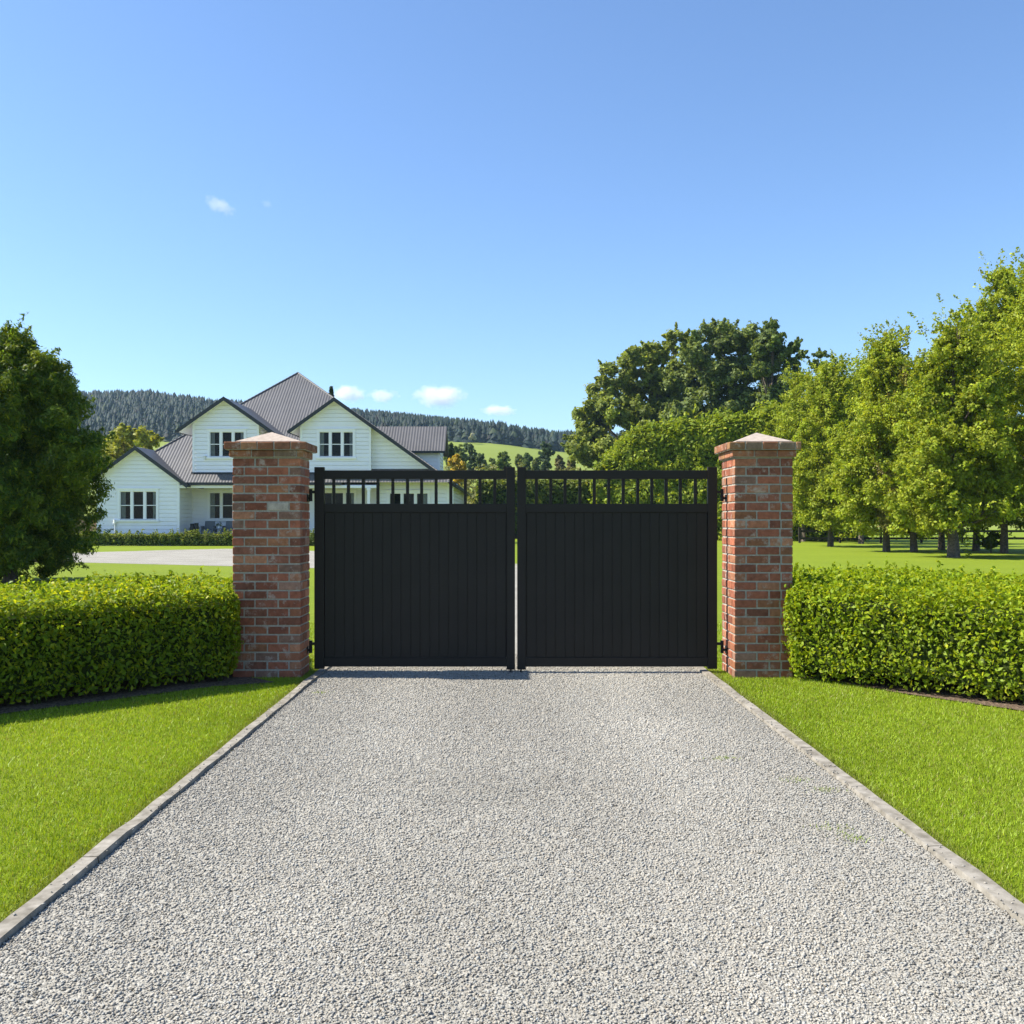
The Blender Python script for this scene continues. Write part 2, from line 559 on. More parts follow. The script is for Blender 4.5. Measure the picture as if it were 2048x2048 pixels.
def limbs(base, top, r0, lobes, rg, n=10, mat=None, parent=None, lean=0.0, flare=1.35):
    b = MB()
    base = Vector(base); top = Vector(top)
    K = 7
    pts, rad = [], []
    for i in range(K):
        t = i / (K - 1)
        p = base.lerp(top, t)
        p.x += rg.uniform(-1, 1) * r0 * 0.5 * (0 < i) ; p.y += rg.uniform(-1, 1) * r0 * 0.5 * (0 < i)
        pts.append(p); rad.append(r0 * (1 - 0.85 * t) * (flare if i == 0 else 1))
    b.tube(pts, rad, 9)
    for lx, ly, lz, lr in rg.sample(lobes, min(n, len(lobes))):
        e = Vector((lx, ly, lz))
        t = min(0.85, max(0.15, ((lz - base.z) / max(0.1, top.z - base.z)) - rg.uniform(0.15, 0.3)))
        s = base.lerp(top, t)
        m = s.lerp(e, 0.5) + Vector((0, 0, -0.12 * (e - s).length + rg.uniform(0, .2)))
        rr = r0 * (1 - 0.8 * t) * 0.6
        b.tube([s, m, e], [rr, rr * 0.6, rr * 0.15], 6)
        for _ in range(2):
            q = e + Vector((rg.uniform(-1, 1), rg.uniform(-1, 1), rg.uniform(-.3, 1))) * lr * 0.8
            b.tube([m, m.lerp(q, 0.5), q], [rr * 0.4, rr * 0.25, rr * 0.06], 5)
    return b.build("trunk", mat or M["bark"], parent, smooth=True)

def oval_lobes(cx, cy, z0, z1, hw, rg, n, prof, r):
    """lobes through an egg-shaped crown; prof maps height 0..1 to relative half-width"""
    out = []
    for i in range(n):
        t = (i + rg.random()) / n
        w = hw * prof(t)
        a = rg.uniform(0, 2 * math.pi)
        d = w * math.sqrt(rg.uniform(0.1, 1.0)) * rg.uniform(0.75, 1.08)
        rr = r * rg.uniform(0.7, 1.25) * (0.55 + 0.45 * prof(t))
        out.append((cx + d * math.cos(a), cy + d * math.sin(a), z0 + t * (z1 - z0), rr))
    return out

def tree(name, label, cat, x, y, height, hw, z0, prof, nl, r, leaves, L, W, base, alt, seed, trunk_r=0.2, group=None, mat=None, droop=0.3, sub=9, altp=0.35, nb=12, topx=0.0, extra=(), sprays=0, spray=0.8):
    rg = random.Random(seed)
    t = thing(name, label, cat, (x, y, 0), group)
    lobes = oval_lobes(x, y, z0 + r * 0.5, height - r * 0.7, hw - r * 0.45, rg, nl, prof, r)
    if topx:
        lobes = [(lx + topx * max(0, (lz - z0) / (height - z0)) ** 1.5, ly, lz, lr) for lx, ly, lz, lr in lobes]
    for i in range(5):                                     # loose leading shoots at the top
        lobes.append((x + topx + rg.uniform(-.25, .25) * hw, y + rg.uniform(-.25, .25) * hw, height - r * rg.uniform(0.0, 0.9), r * rg.uniform(0.16, 0.32)))
    lobes += [(x + a, y + b_, c, d) for a, b_, c, d in extra]
    limbs((x, y, -0.02), (x + topx * .8, y, height * 0.86), trunk_r, lobes, rg, nb, parent=t)
    crown_from_lobes("crown", lobes, leaves, L, W, base, alt, mat or M["leaf_far"], t, (x, y, 0), seed, sub=sub, droop=droop, altp=altp, sprays=sprays, spray=spray)
    return t

def pip(P, poly):
    """points in polygon and distance to its edge, plus outward normal of nearest edge"""
    poly = np.array(poly); n = len(poly)
    inside = np.zeros(len(P), bool); dmin = np.full(len(P), 1e9)
    for i in range(n):
        a, b = poly[i], poly[(i + 1) % n]
        cond = ((a[1] > P[:, 1]) != (b[1] > P[:, 1]))
        with np.errstate(divide='ignore', invalid='ignore'):
            xi = (b[0] - a[0]) * (P[:, 1] - a[1]) / (b[1] - a[1]) + a[0]
        inside ^= cond & (P[:, 0] < xi)
        e = b - a
        t = np.clip(((P - a) @ e) / (e @ e), 0, 1)
        dmin = np.minimum(dmin, np.linalg.norm(P - (a + t[:, None] * e), axis=1))
    return inside, dmin

def hedge(name, label, poly, hfun, n, L, W, base, alt, seed, rnd=0.2, lump=0.06, lumpscale=5.0, depth=0.10, core_in=0.14, mat=None, cat="hedge", top_shoots=0.06, z0=0.04, tone=0.1, altp=0.35, under=0.0, group=None, sprigs=0):
    rg = np.random.default_rng(seed)
    poly = np.array(poly, float)
    area = 0.5 * np.sum(poly[:, 0] * np.roll(poly[:, 1], -1) - np.roll(poly[:, 0], -1) * poly[:, 1])
    if area < 0: poly = poly[::-1]; area = -area
    cx, cy = poly.mean(0)
    t = thing(name, label, cat, (cx, cy, 0), group)
    nxt = np.roll(poly, -1, 0); ed = nxt - poly; el = np.linalg.norm(ed, axis=1)
    hm = float(np.mean(hfun(poly[:, 0], poly[:, 1])))
    side_area = el.sum() * hm
    ns = int(n * side_area / (side_area + area * 1.15)); nt = n - ns
    # sides
    k = rg.choice(len(poly), ns, p=el / el.sum())
    s = rg.random(ns)
    p2 = poly[k] + ed[k] * s[:, None]
    nrm = np.stack([ed[k][:, 1], -ed[k][:, 0]], 1) / el[k][:, None]
    h = hfun(p2[:, 0], p2[:, 1])
    z = z0 + rg.random(ns) ** 0.92 * (h - z0)
    over = np.clip((z - (h - rnd)) / rnd, 0, 1)
    inset = rnd * (1 - np.sqrt(np.clip(1 - over ** 2, 0, 1))) + under * np.clip(1 - z / 0.25, 0, 1)
    dd = depth * rg.random(ns) ** 1.5
    P = np.stack([p2[:, 0] - nrm[:, 0] * (inset + dd), p2[:, 1] - nrm[:, 1] * (inset + dd), z], 1)
    N = np.stack([nrm[:, 0] * (1 - .6 * over), nrm[:, 1] * (1 - .6 * over), 0.25 + over], 1)
    # top
    lo, hi = poly.min(0), poly.max(0)
    Q = rg.uniform(lo, hi, size=(nt * 6, 2))
    ins, dist = pip(Q, poly)
    Q, dist = Q[ins][:nt], dist[ins][:nt]
    h = hfun(Q[:, 0], Q[:, 1])
    e = np.clip(dist / rnd, 0, 1)
    zt = h - rnd + rnd * np.sqrt(np.clip(1 - (1 - e) ** 2, 0, 1)) - depth * rg.random(len(Q)) ** 1.5
    shoot = rg.random(len(Q)) < top_shoots
    zt = zt + shoot * rg.random(len(Q)) * L * 1.6
    P = np.concatenate([P, np.stack([Q[:, 0], Q[:, 1], zt], 1)])
    N = np.concatenate([N, np.tile([0, 0, 1.0], (len(Q), 1))])
    ln = smooth_noise(P, seed + 1, lumpscale)
    P = P + unit(N) * (lump * ln)[:, None]
    P[:, 2] = np.maximum(P[:, 2], 0.02)
    m = len(P)
    NN = unit(N) * 0.75 + rg.normal(size=(m, 3)) * 0.6 + [0, 0, 0.15]
    if sprigs:                                             # young shoots standing proud of the clipped faces
        k = rg.choice(m, sprigs)
        ax = unit(unit(N[k]) * .7 + rg.normal(size=(sprigs, 3)) * .35 + [0, 0, .75])
        ll = L * rg.uniform(1.0, 3.2, (sprigs, 1))
        tt = rg.random((sprigs, 12))
        SP = P[k][:, None, :] + ax[:, None, :] * (ll * tt)[:, :, None] + rg.normal(size=(sprigs, 12, 3)) * L * .22
        P = np.concatenate([P, SP.reshape(-1, 3)]); NN = np.concatenate([NN, rg.normal(size=(sprigs * 12, 3)) + [0, 0, .4]])
        m = len(P)
    V, F = leaf_quads(P, NN, L, W, rg, -0.5)
    col = leaf_cols(m, base, alt, rg, 0.18, altp) * (1 + tone * smooth_noise(P, seed + 2, lumpscale * .6))[:, None]
    np_mesh("foliage", V, F, np.clip(col, 0.003, .7), mat or M["leaf"], t, (cx, cy, 0))
    # twiggy core
    b = MB()
    c = np.array([cx, cy])
    ring = []
    for i in range(len(poly)):
        pr, nx_ = poly[i - 1], poly[(i + 1) % len(poly)]
        n1 = np.array([(poly[i] - pr)[1], -(poly[i] - pr)[0]]); n1 /= np.linalg.norm(n1)
        n2 = np.array([(nx_ - poly[i])[1], -(nx_ - poly[i])[0]]); n2 /= np.linalg.norm(n2)
        nn = (n1 + n2); nn /= max(np.linalg.norm(nn), .3)
        ring.append(poly[i] - nn * core_in)
    hs = [float(hfun(np.array([p[0]]), np.array([p[1]]))[0]) - core_in * 1.1 for p in ring]
    zb = z0 + under * .6
    lower = [(p[0], p[1], zb) for p in ring]; upper = [(p[0], p[1], hh) for p, hh in zip(ring, hs)]
    for i in range(len(ring)):
        j = (i + 1) % len(ring)
        b.face([lower[i], lower[j], upper[j], upper[i]])
    b.face(upper); b.face(lower[::-1])
    # stems down to the soil
    rgs = random.Random(seed)
    for i in range(len(ring)):
        j = (i + 1) % len(ring)
        L_ = np.linalg.norm(np.array(ring[j]) - np.array(ring[i]))
        for q in range(int(max(1, L_ / max(0.25, hm * .3)))):
            tt = rgs.random()
            p = np.array(ring[i]) * (1 - tt) + np.array(ring[j]) * tt
            p = p + (c - p) * 0.02
            b.tube([(p[0], p[1], -0.01), (p[0] + rgs.uniform(-.04, .04), p[1] + rgs.uniform(-.04, .04), zb + 0.1)], [0.012, 0.008], 5)
    b.build("branches", M["twig"], t)
    return t

# ------------------------------------------------------------------ brick pillars
BRICKS = [(0.317, 0.112, 0.063), (0.273, 0.095, 0.055), (0.332, 0.133, 0.072), (0.244, 0.091, 0.055), (0.295, 0.126, 0.063), (0.354, 0.160, 0.089), (0.221, 0.089, 0.055)]
def split_len(total, unitl, joint, first=None):
    out, x = [], 0.0
    nxt = first or unitl
    while x < total - 1e-4:
        w = min(nxt, total - x)
        if total - x - w < 0.045 + joint and total - x - w > 1e-4:
            w = total - x if total - x < unitl * 1.25 else (total - x - joint) / 2
        out.append((x, x + w)); x += w + joint
        nxt = unitl
    return out

def pillar(label, x0, x1, y0, y1, seed, tone=1.0, whit=None):
    rg = random.Random(seed)
    t = thing("brick_pillar", label, "gate pillar", ((x0 + x1) / 2, (y0 + y1) / 2, 0), "brick gate pillars")
    J, CH, NC, BW = 0.014, 0.0816, 25, 0.1
    core = MB(); core.box(x0 + .007, x1 - .007, y0 + .007, y1 - .007, -0.02, CH * NC)
    b = MB()
    def brick(xa, xb, ya, yb, za, zb):
        c = rg.choice(BRICKS); g = rg.uniform(0.76, 1.22) * tone
        if rg.random() < 0.07: c = (0.27, 0.15, 0.105)
        if whit and ya < y0 + .001 and za < whit[1] < zb and xa < whit[0] < xb: c = (0.46, 0.39, 0.32); g = 1
        b.col = (c[0] * g, c[1] * g, c[2] * g, 1)
        j = lambda: rg.uniform(-.0022, .0022)
        if xb - xa <= 0.02 or yb - ya <= 0.02: return
        b.box(xa + j(), xb + j(), ya + j(), yb + j(), za + rg.uniform(-.0015, .0015), zb + rg.uniform(-.0015, .0015))
    for i in range(NC):
        za, zb = i * CH, i * CH + CH - J
        if i == 0: za = -0.02
        if i % 2 == 0:
            for ya, yb in ((y0, y0 + BW), (y1 - BW, y1)):
                for a, c_ in split_len(x1 - x0, 0.2, J): brick(x0 + a, x0 + c_, ya, yb, za, zb)
            for xa, xb in ((x0, x0 + BW), (x1 - BW, x1)):
                for a, c_ in split_len(y1 - y0 - 2 * BW - 2 * J, 0.2, J): brick(xa, xb, y0 + BW + J + a, y0 + BW + J + c_, za, zb)
        else:
            for xa, xb in ((x0, x0 + BW), (x1 - BW, x1)):
                for a, c_ in split_len(y1 - y0, 0.2, J): brick(xa, xb, y0 + a, y0 + c_, za, zb)
            for ya, yb in ((y0, y0 + BW), (y1 - BW, y1)):
                for a, c_ in split_len(x1 - x0 - 2 * BW - 2 * J, 0.2, J): brick(x0 + BW + J + a, x0 + BW + J + c_, ya, yb, za, zb)
    sh = core.build("shaft", M["mortar"], t)
    b.build("brickwork", M["brick"], sh, bevel=0.005)
    zt = CH * NC
    for k, (ov, za, zb, nm) in enumerate(((0.026, zt + .004, zt + 0.064, "corbel"), (0.062, zt + 0.070, zt + 0.138, "coping"))):
        cc = MB(); cc.box(x0 - ov + .008, x1 + ov - .008, y0 - ov + .008, y1 + ov - .008, za - .004, zb - .002)
        b = MB()
        X0, X1, Y0, Y1 = x0 - ov, x1 + ov, y0 - ov, y1 + ov
        ul = 0.145 if k else 0.2
        for ya, yb in ((Y0, Y0 + BW), (Y1 - BW, Y1)):
            for a, c_ in split_len(X1 - X0, ul, 0.009): brick(X0 + a, X0 + c_, ya, yb, za, zb)
        for xa, xb in ((X0, X0 + BW), (X1 - BW, X1)):
            for a, c_ in split_len(Y1 - Y0 - 2 * BW - .018, ul, 0.009): brick(xa, xb, Y0 + BW + .009 + a, Y0 + BW + .009 + c_, za, zb)
        b.c = [(q[0] * .92, q[1] * 1.12, q[2] * 1.05, 1) for q in b.c]
        co = cc.build(nm, M["mortar"], t)
        b.build("brickwork", M["brick"], co, bevel=0.007)
    zc = zt + 0.138
    p = MB()
    X0, X1, Y0, Y1 = x0 + .02, x1 - .0, y0 + .02, y1 - .02
    ax, ay, az = (x0 + x1) / 2, (y0 + y1) / 2, zc + 0.112
    lo = [(X0, Y0), (X1, Y0), (X1, Y1), (X0, Y1)]
    for i in range(4):
        a, c_ = lo[i], lo[(i + 1) % 4]
        p.face([(*a, zc - .003), (*c_, zc - .003), (*c_, zc + .012), (*a, zc + .012)])
        p.face([(*a, zc + .012), (*c_, zc + .012), (ax, ay, az)])
    p.build("capstone", M["capstone"], t)
    return t
PLX0, PLX1, PRX0, PRX1 = -2.52, -1.892, 2.114, 2.653
pillar("red brick gate pillar with one whitewashed brick, left of the black gates", PLX0, PLX1, 9.0, 9.42, 21, whit=(wx(555, 9.0), wz(1011, 9.0)))
pillar("sunlit narrower red brick gate pillar, right of the black gates", PRX0, PRX1, 9.0, 9.53, 34)

# ------------------------------------------------------------------ black gates
GY = 9.30
def gx(px): return wx(px, GY)
def gz(py): return wz(py, GY)
def gate_leaf(label, outer, inner, balusters, seams, side):
    """outer / inner: stile edges in x; side -1 hinged on the left, +1 on the right"""
    lo, hi = min(outer + inner), max(outer + inner)
    t = thing("driveway_gate", label, "gate", ((lo + hi) / 2, GY + .025, 0), "pair of black driveway gates")
    top, bot = gz(934), gz(1338)
    for s, nm in ((outer, "hinge_stile"), (inner, "meeting_stile")):
        b = MB(); b.box(s[0], s[1], GY, GY + .05, bot, top); b.build("stile", M["black"], t, bevel=0.003)
    a, c = (outer[1], inner[0]) if side < 0 else (inner[1], outer[0])
    for z0, z1 in ((gz(958), gz(940.5)), (gz(1025), gz(1007.5)), (gz(1333.5), gz(1315))):
        b = MB(); b.box(a, c, GY + .004, GY + .046, z0, z1); b.build("rail", M["black"], t, bevel=0.003)
    for x in balusters:
        b = MB(); b.box(x - .0145, x + .0145, GY + .012, GY + .038, gz(1007.5), gz(958)); b.build("baluster", M["black"], t, bevel=0.002)
    b = MB()
    ed = [a] + seams + [c]
    for u, v in zip(ed, ed[1:]):
        b.box(u + .0034, v - .0034, GY + .0150, GY + .033, gz(1315), gz(1025))
    b.box(a, c, GY + .021, GY + .027, gz(1315), gz(1025))
    b.build("panel", M["black"], t, bevel=0.0028)
    # drop bolt at the meeting stile
    b = MB()
    mx_ = (inner[0] + inner[1]) / 2 + (0.0 if side < 0 else -.005)
    b.box(inner[0] - (.004 if side < 0 else 0), inner[1] + (0 if side < 0 else .004), GY - .001, GY + .051, bot - .006, bot - .0005)
    b.tube([(mx_, GY + .025, bot - .004), (mx_, GY + .025, 0.002)], [.009, .009], 10)
    b.tube([(mx_, GY + .025, 0.012), (mx_, GY + .025, 0.006)], [.016, .018], 10)
    b.build("drop_bolt", M["iron"], t)
    # hinges: cranked gudgeon reaching to the pillar
    wall = PLX1 if side < 0 else PRX0
    edge = outer[0] if side < 0 else outer[1]
    for zt in (gz(984), gz(1288)):
        b = MB()
        kx = (edge + wall) / 2 + side * 0.004
        zb = zt - .058
        b.box(min(edge, kx - .013), max(edge, kx + .013), GY + .010, GY + .036, zt - .012, zt + .013)
        b.box(kx - .013, kx + .013, GY + .011, GY + .035, zb, zt - .012)
        b.box(min(kx - .013, wall), max(kx + .013, wall), GY + .010, GY + .036, zb - .012, zb + .011)
        b.box(min(wall, wall - side * .008), max(wall, wall - side * .008), GY - .02, GY + .065, zb - .035, zb + .035)
        b.tube([(kx, GY + .023, zb - .03), (kx, GY + .023, zt + .03)], [.016, .016], 12)
        b.build("hinge", M["iron"], t, bevel=0.002)
    if side < 0:
        b = MB(); b.box(inner[0] - .026, inner[0], GY + .004, GY + .046, gz(941), gz(932.5)); b.build("stop_cap", M["black"], t, bevel=0.002)
        b = MB()
        b.box(inner[1] + .0005, inner[1] + .019, GY + .012, GY + .038, gz(1077), gz(1068))
        b.build("latch", M["iron"], t, bevel=0.002)
    return t
zL = lambda z: gx(600 + z / 3.715)
zR = lambda z: gx(1000 + z / 3.715)
gate_leaf("left leaf of the black driveway gates, hinged to the brick pillar nearer the house",
          (gx(628.5), gx(648)), (gx(1013), gx(1030)),
          [zL(v) for v in (248, 357, 468, 577, 688, 797, 902, 1010, 1120, 1228, 1338, 1447)],
          [zL(v) for v in (257, 328, 398, 470, 540, 612, 680, 750, 820, 892, 962, 1033, 1103, 1173, 1243, 1313, 1385, 1455)], -1)
gate_leaf("right leaf of the black driveway gates, hinged to the sunlit brick pillar by the trees",
          (gx(1416), gx(1434.5)), (gx(1034.5), gx(1051.8)),
          [zR(v) for v in (271, 378, 484, 595, 702, 810, 918, 1026, 1130, 1237, 1343, 1455)],
          [zR(v) for v in (270, 342, 413, 485, 555, 625, 695, 765, 835, 905, 975, 1045, 1115, 1185, 1252, 1322, 1392, 1462)], 1)

# ------------------------------------------------------------------ the house
HB = thing("white_house", "white weatherboard house with grey ribbed roofs and charcoal barge boards", "house", (-13.5, 66, 0))
def front(Y): return lambda u, v, o: (u, Y - o, v)
def right_side(X): return lambda u, v, o: (X + o, u, v)
def left_side(X): return lambda u, v, o: (X - o, u, v)

def span(poly, z):
    xs = []
    n = len(poly)
    for i in range(n):
        a, b = poly[i], poly[(i + 1) % n]
        if abs(a[1] - b[1]) < 1e-9:
            if abs(a[1] - z) < 1e-6: xs += [a[0], b[0]]
            continue
        t = (z - a[1]) / (b[1] - a[1])
        if -1e-6 <= t <= 1 + 1e-6: xs.append(a[0] + t * (b[0] - a[0]))
    return (min(xs), max(xs)) if xs else None

def boards(place, poly, holes=(), bh=0.232, proj=0.026, parent=None, name="wall", mat=None, z_start=None):
    """lapped weatherboards filling a convex outline, leaving out the window holes"""
    b = MB(place)
    zmin = min(p[1] for p in poly); zmax = max(p[1] for p in poly)
    z = zmin if z_start is None else z_start
    P = place
    while z < zmax - 1e-4:
        za, zb = max(z, zmin), min(z + bh, zmax)
        cuts = sorted({za, zb} | {h for hh in holes for h in (hh[2], hh[3]) if za < h < zb} | {p[1] for p in poly if za < p[1] < zb})
        for a, c in zip(cuts, cuts[1:]):
            sa, sc = span(poly, a + 1e-5), span(poly, c - 1e-5)
            if not sa or not sc: continue
            oa = proj * (1 - (a - z) / bh); oc = proj * (1 - (c - z) / bh)
            act = sorted([(h[0], h[1]) for h in holes if h[2] < (a + c) / 2 < h[3]])
            la, lc = sa[0], sc[0]
            segs = []
            for h0, h1 in act:
                segs.append((la, lc, h0, h0)); la = lc = h1
            segs.append((la, lc, sa[1], sc[1]))
            gv = abs(c - (z + bh)) < 1e-6 and c - a > .04       # shadow groove under the next board
            for l0, l1, r0, r1 in segs:
                if r0 - l0 < 1e-4 and r1 - l1 < 1e-4: continue
                if gv:
                    k = 1 - .018 / (c - a)
                    m0, m1, om = l0 + (l1 - l0) * k, r0 + (r1 - r0) * k, oa + (oc - oa) * k
                    cm = c - .018
                    b.face([P(l0, a, oa), P(r0, a, oa), P(m1, cm, om), P(m0, cm, om)])
                    b.face([P(m0, cm, om), P(m1, cm, om), P(m1, cm, -.035), P(m0, cm, -.035)])
                    b.face([P(m0, cm, -.035), P(m1, cm, -.035), P(r1, c, -.035), P(l1, c, -.035)])
                else:
                    b.face([P(l0, a, oa), P(r0, a, oa), P(r1, c, oc), P(l1, c, oc)])
                if a == za: b.face([P(l0, a, -.035), P(r0, a, -.035), P(r0, a, oa), P(l0, a, oa)])
        z += bh
    return b.build(name, mat or M["white"], parent)

def window(place, u0, u1, v0, v1, lights=3, parent=None, mid=0.5, curtains=(True, True), cas=0.13, sill=True, casm=0.0, head=True, widths=None):
    """u0..v1 is the glazed opening; casing surrounds it"""
    w = MB(place)
    w.pbox(u0 - cas, u0, v0 - .02, v1 + cas, -0.10, 0.05)
    w.pbox(u1, u1 + cas, v0 - .02, v1 + cas, -0.10, 0.05)
    w.pbox(u0, u1, v1, v1 + cas, -0.10, 0.047)
    if head: w.pbox(u0 - cas - .05, u1 + cas + .05, v1 + cas, v1 + cas + .05, -0.02, 0.085)
    wo_ = w.build("window", M["trim"], parent)
    if sill:
        s = MB(place); s.pbox(u0 - cas - .05, u1 + cas + .05, v0 - .13, v0 - .02, -0.08, 0.11); s.build("sill", M["trim"], wo_, bevel=.01)
    f = MB(place)
    mull = 0.115
    gw = (u1 - u0 - mull * (lights - 1)) / lights
    xs = []
    x = u0
    for i in range(lights):
        xs.append((x, x + gw)); x += gw + mull
    fr = 0.035
    for i, (a, c) in enumerate(xs):
        if i: f.pbox(a - mull, a, v0 - .0, v1, -0.09, 0.018)
        f.pbox(a, a + fr, v0, v1, -0.085, -0.005); f.pbox(c - fr, c, v0, v1, -0.085, -0.005)
        f.pbox(a + fr, c - fr, v0, v0 + fr, -0.084, -0.006); f.pbox(a + fr, c - fr, v1 - fr, v1, -0.084, -0.006)
        if mid:
            zc = v0 + (v1 - v0) * mid
            f.pbox(a + fr, c - fr, zc - .022, zc + .022, -0.080, -0.010)
    f.build("frame", M["trim"], wo_)
    g = MB(place)
    P = place
    for a, c in xs:
        g.face([P(a + .01, v0 + .01, -.045), P(c - .01, v0 + .01, -.045), P(c - .01, v1 - .01, -.045), P(a + .01, v1 - .01, -.045)])
    g.build("pane", M["glass"], wo_)
    r = MB(place)
    d = -1.6
    A, B_, C_, D_ = u0 - .4, u1 + .4, v0 - .5, v1 + .25
    r.face([P(A, C_, d), P(B_, C_, d), P(B_, D_, d), P(A, D_, d)])
    r.face([P(A, C_, -.101), P(A, C_, d), P(A, D_, d), P(A, D_, -.101)])
    r.face([P(B_, C_, d), P(B_, C_, -.101), P(B_, D_, -.101), P(B_, D_, d)])
    r.face([P(A, C_, -.101), P(B_, C_, -.101), P(B_, C_, d), P(A, C_, d)])
    r.face([P(A, D_, d), P(B_, D_, d), P(B_, D_, -.101), P(A, D_, -.101)])
    r.build("room", M["interior"], wo_)
    if any(curtains):
        for side_, on in zip((0, 1), curtains):
            if not on: continue
            cu = MB(place)
            wd = gw * 0.46
            a = u0 - .03 if side_ == 0 else u1 + .03 - wd
            k = 9
            pts = [(a + wd * i / k, -.16 - .035 * (i % 2)) for i in range(k + 1)]
            for (x0_, o0), (x1_, o1) in zip(pts, pts[1:]):
                cu.face([P(x0_, v0 - .2, o0), P(x1_, v0 - .2, o1), P(x1_, v1 + .03, o1), P(x0_, v1 + .03, o0)])
            cu.build("curtain", M["curtain"], wo_)
    return wo_

def gable_roof(cx, y0, y1, zap, hl, hr, sl, sr, parent, th=0.10, barge=0.24, side_mat="roof_y"):
    """gable roof with its end facing the camera; half widths hl/hr, slopes sl/sr"""
    b = MB()
    for h, s, sg in ((hl, sl, -1), (hr, sr, 1)):
        ex, ez = cx + sg * h, zap - s * h
        b.prism([(cx, y0, zap), (ex, y0, ez), (ex, y0, ez - th), (cx, y0, zap - th)], (0, y1 - y0, 0))
    rf = b.build("roof", M[side_mat], parent)
    bb = MB()
    for h, s, sg in ((hl, sl, -1), (hr, sr, 1)):
        e = h + .02
        ex, ez = cx + sg * e, zap - s * e
        bb.prism([(cx, y0 - .045, zap + .03), (ex, y0 - .045, ez + .03), (ex, y0 - .045, ez + .03 - barge), (cx, y0 - .045, zap + .03 - barge)], (0, .04, 0))
    bb.build("barge_board", M["charcoal"], rf)
    so = MB()                                              # pale soffit under the overhang
    for h, s, sg in ((hl, sl, -1), (hr, sr, 1)):
        ex, ez = cx + sg * h, zap - s * h
        so.prism([(cx, y0, zap - th - .004), (ex, y0, ez - th - .004), (ex, y0, ez - th - .03), (cx, y0, zap - th - .03)], (0, y1 - y0, 0))
    so.build("soffit", M["trim"], rf)
    for h, s, sg in ((hl, sl, -1), (hr, sr, 1)):
        gu = MB()
        ex, ez = cx + sg * h, zap - s * h
        gu.box(min(ex, ex + sg * .11), max(ex, ex + sg * .11), y0 + .01, y1, ez - .15, ez - .02)
        gu.build("gutter", M["charcoal"], rf)
    return rf

def trimbox(x0, x1, y0, y1, z0, z1, name="corner_board", mat="trim"):
    b = MB(); b.box(x0, x1, y0, y1, z0, z1); return b.build(name, M[mat], HB)

# -- main hip roof
EY, EZ = 55.9, 3.62
A_, B_, AP, RP = (-23.3, EY, EZ), (-3.0, EY, EZ), (-14.05, 66.0, 11.42), (-14.05, 71.0, 11.42)
C_, D_ = (-3.0, 81.0, EZ), (-23.3, 81.0, EZ)
rf = MB()
Hp = tuple(Vector(A_).lerp(Vector(AP), .25))
rf.mi = 0; rf.face([(wx(358, 56) + .05, EY, EZ), B_, AP, Hp]); rf.face([C_, D_, RP])
rf.mi = 1; rf.face([B_, C_, RP, AP]); rf.face([D_, (-23.3, 58.6, EZ), Hp, AP, RP])
main_roof = rf.build("roof", [M["roof_x"], M["roof_y"]], HB)
rc = MB()
for p, q in ((Hp, AP), (B_, AP), (AP, RP), (C_, RP), (D_, RP)):
    rc.tube([p, q], [.07, .07], 8)
rc.build("ridge_cap", M["roof_x"], main_roof)
for bx in ((-18.6, -9.4, EY - .12, EY + .005), (-3.0, -2.88, EY + .1, 81), (-23.42, -23.3, 66.0, 81), (-23.3, -3.0, 81.0, 81.12)):
    gu = MB(); gu.box(*bx, EZ - .15, EZ - .012); gu.build("gutter", M["charcoal"], main_roof)

# -- left wing
LW0, LW1, LC = wx(195, 56), wx(358, 56), wx(275.5, 56)
lw_ap = wz(893, 55.6)
sl = 0.735
def gable_poly(x0, x1, zb, cx, zap, s, s2=None, drop=0.13):
    s2 = s2 or s
    return [(x0, zb), (x1, zb), (x1, zap - drop - s2 * (x1 - cx)), (cx, zap - drop), (x0, zap - drop - s * (cx - x0))]
w0, w1, v0, v1 = wx(240, 56), wx(313, 56), wz(1039, 56), wz(982.5, 56)
boards(front(56), gable_poly(LW0, LW1, 0.0, LC, lw_ap, sl), [(w0 - .05, w1 + .05, v0 - .05, v1 + .05)], parent=HB)
window(front(56), w0, w1, v0, v1, 3, HB)
gable_roof(LC, 55.6, 66.0, lw_ap, 2.95, 2.95, sl, sl, HB)
boards(right_side(LW1), [(56.0, 0), (58.42, 0), (58.42, 3.55), (56.0, 3.55)], parent=HB)
boards(left_side(LW0), [(56.0, 0), (72, 0), (72, 3.75), (56.0, 3.75)], parent=HB)
trimbox(LW1 - .11, LW1 + .035, 55.955, 55.975, 0, 3.85); trimbox(LW1 + .026, LW1 + .046, 55.975, 56.11, 0, 3.6)
trimbox(LW0 - .035, LW0 + .10, 55.955, 55.975, 0, 3.85)

# -- porch behind the deck
PY = 58.4
PX1 = wx(757, 57.0)
p0, p1, pv0, pv1 = wx(419, PY), wx(491, PY), wz(1037.5, PY), wz(985, PY)
d0, d1 = wx(647, PY), wx(709, PY)
boards(front(PY), [(LW1, 0.42), (PX1, 0.42), (PX1, 3.5), (LW1, 3.5)],
       [(p0 - .05, p1 + .05, pv0 - .05, pv1 + .05), (d0 - .05, d1 + .05, 0.4, pv1 + .05)], parent=HB)
window(front(PY), p0, p1, pv0, pv1, 3, HB)
window(front(PY), d0, d1, 0.52, pv1, 3, HB, mid=0.0, sill=False, curtains=(False, True))
pc = MB(); pc.box(LW1 + .05, PX1, 56.02, PY - .03, 3.44, 3.475); pc.build("porch_ceiling", M["trim"], HB)
fb = MB(); fb.box(LW1 + .05, PX1 + .1, 55.94, 56.06, 3.30, 3.44); fb.build("porch_beam", M["trim"], HB)
dk = MB()
y = 55.9
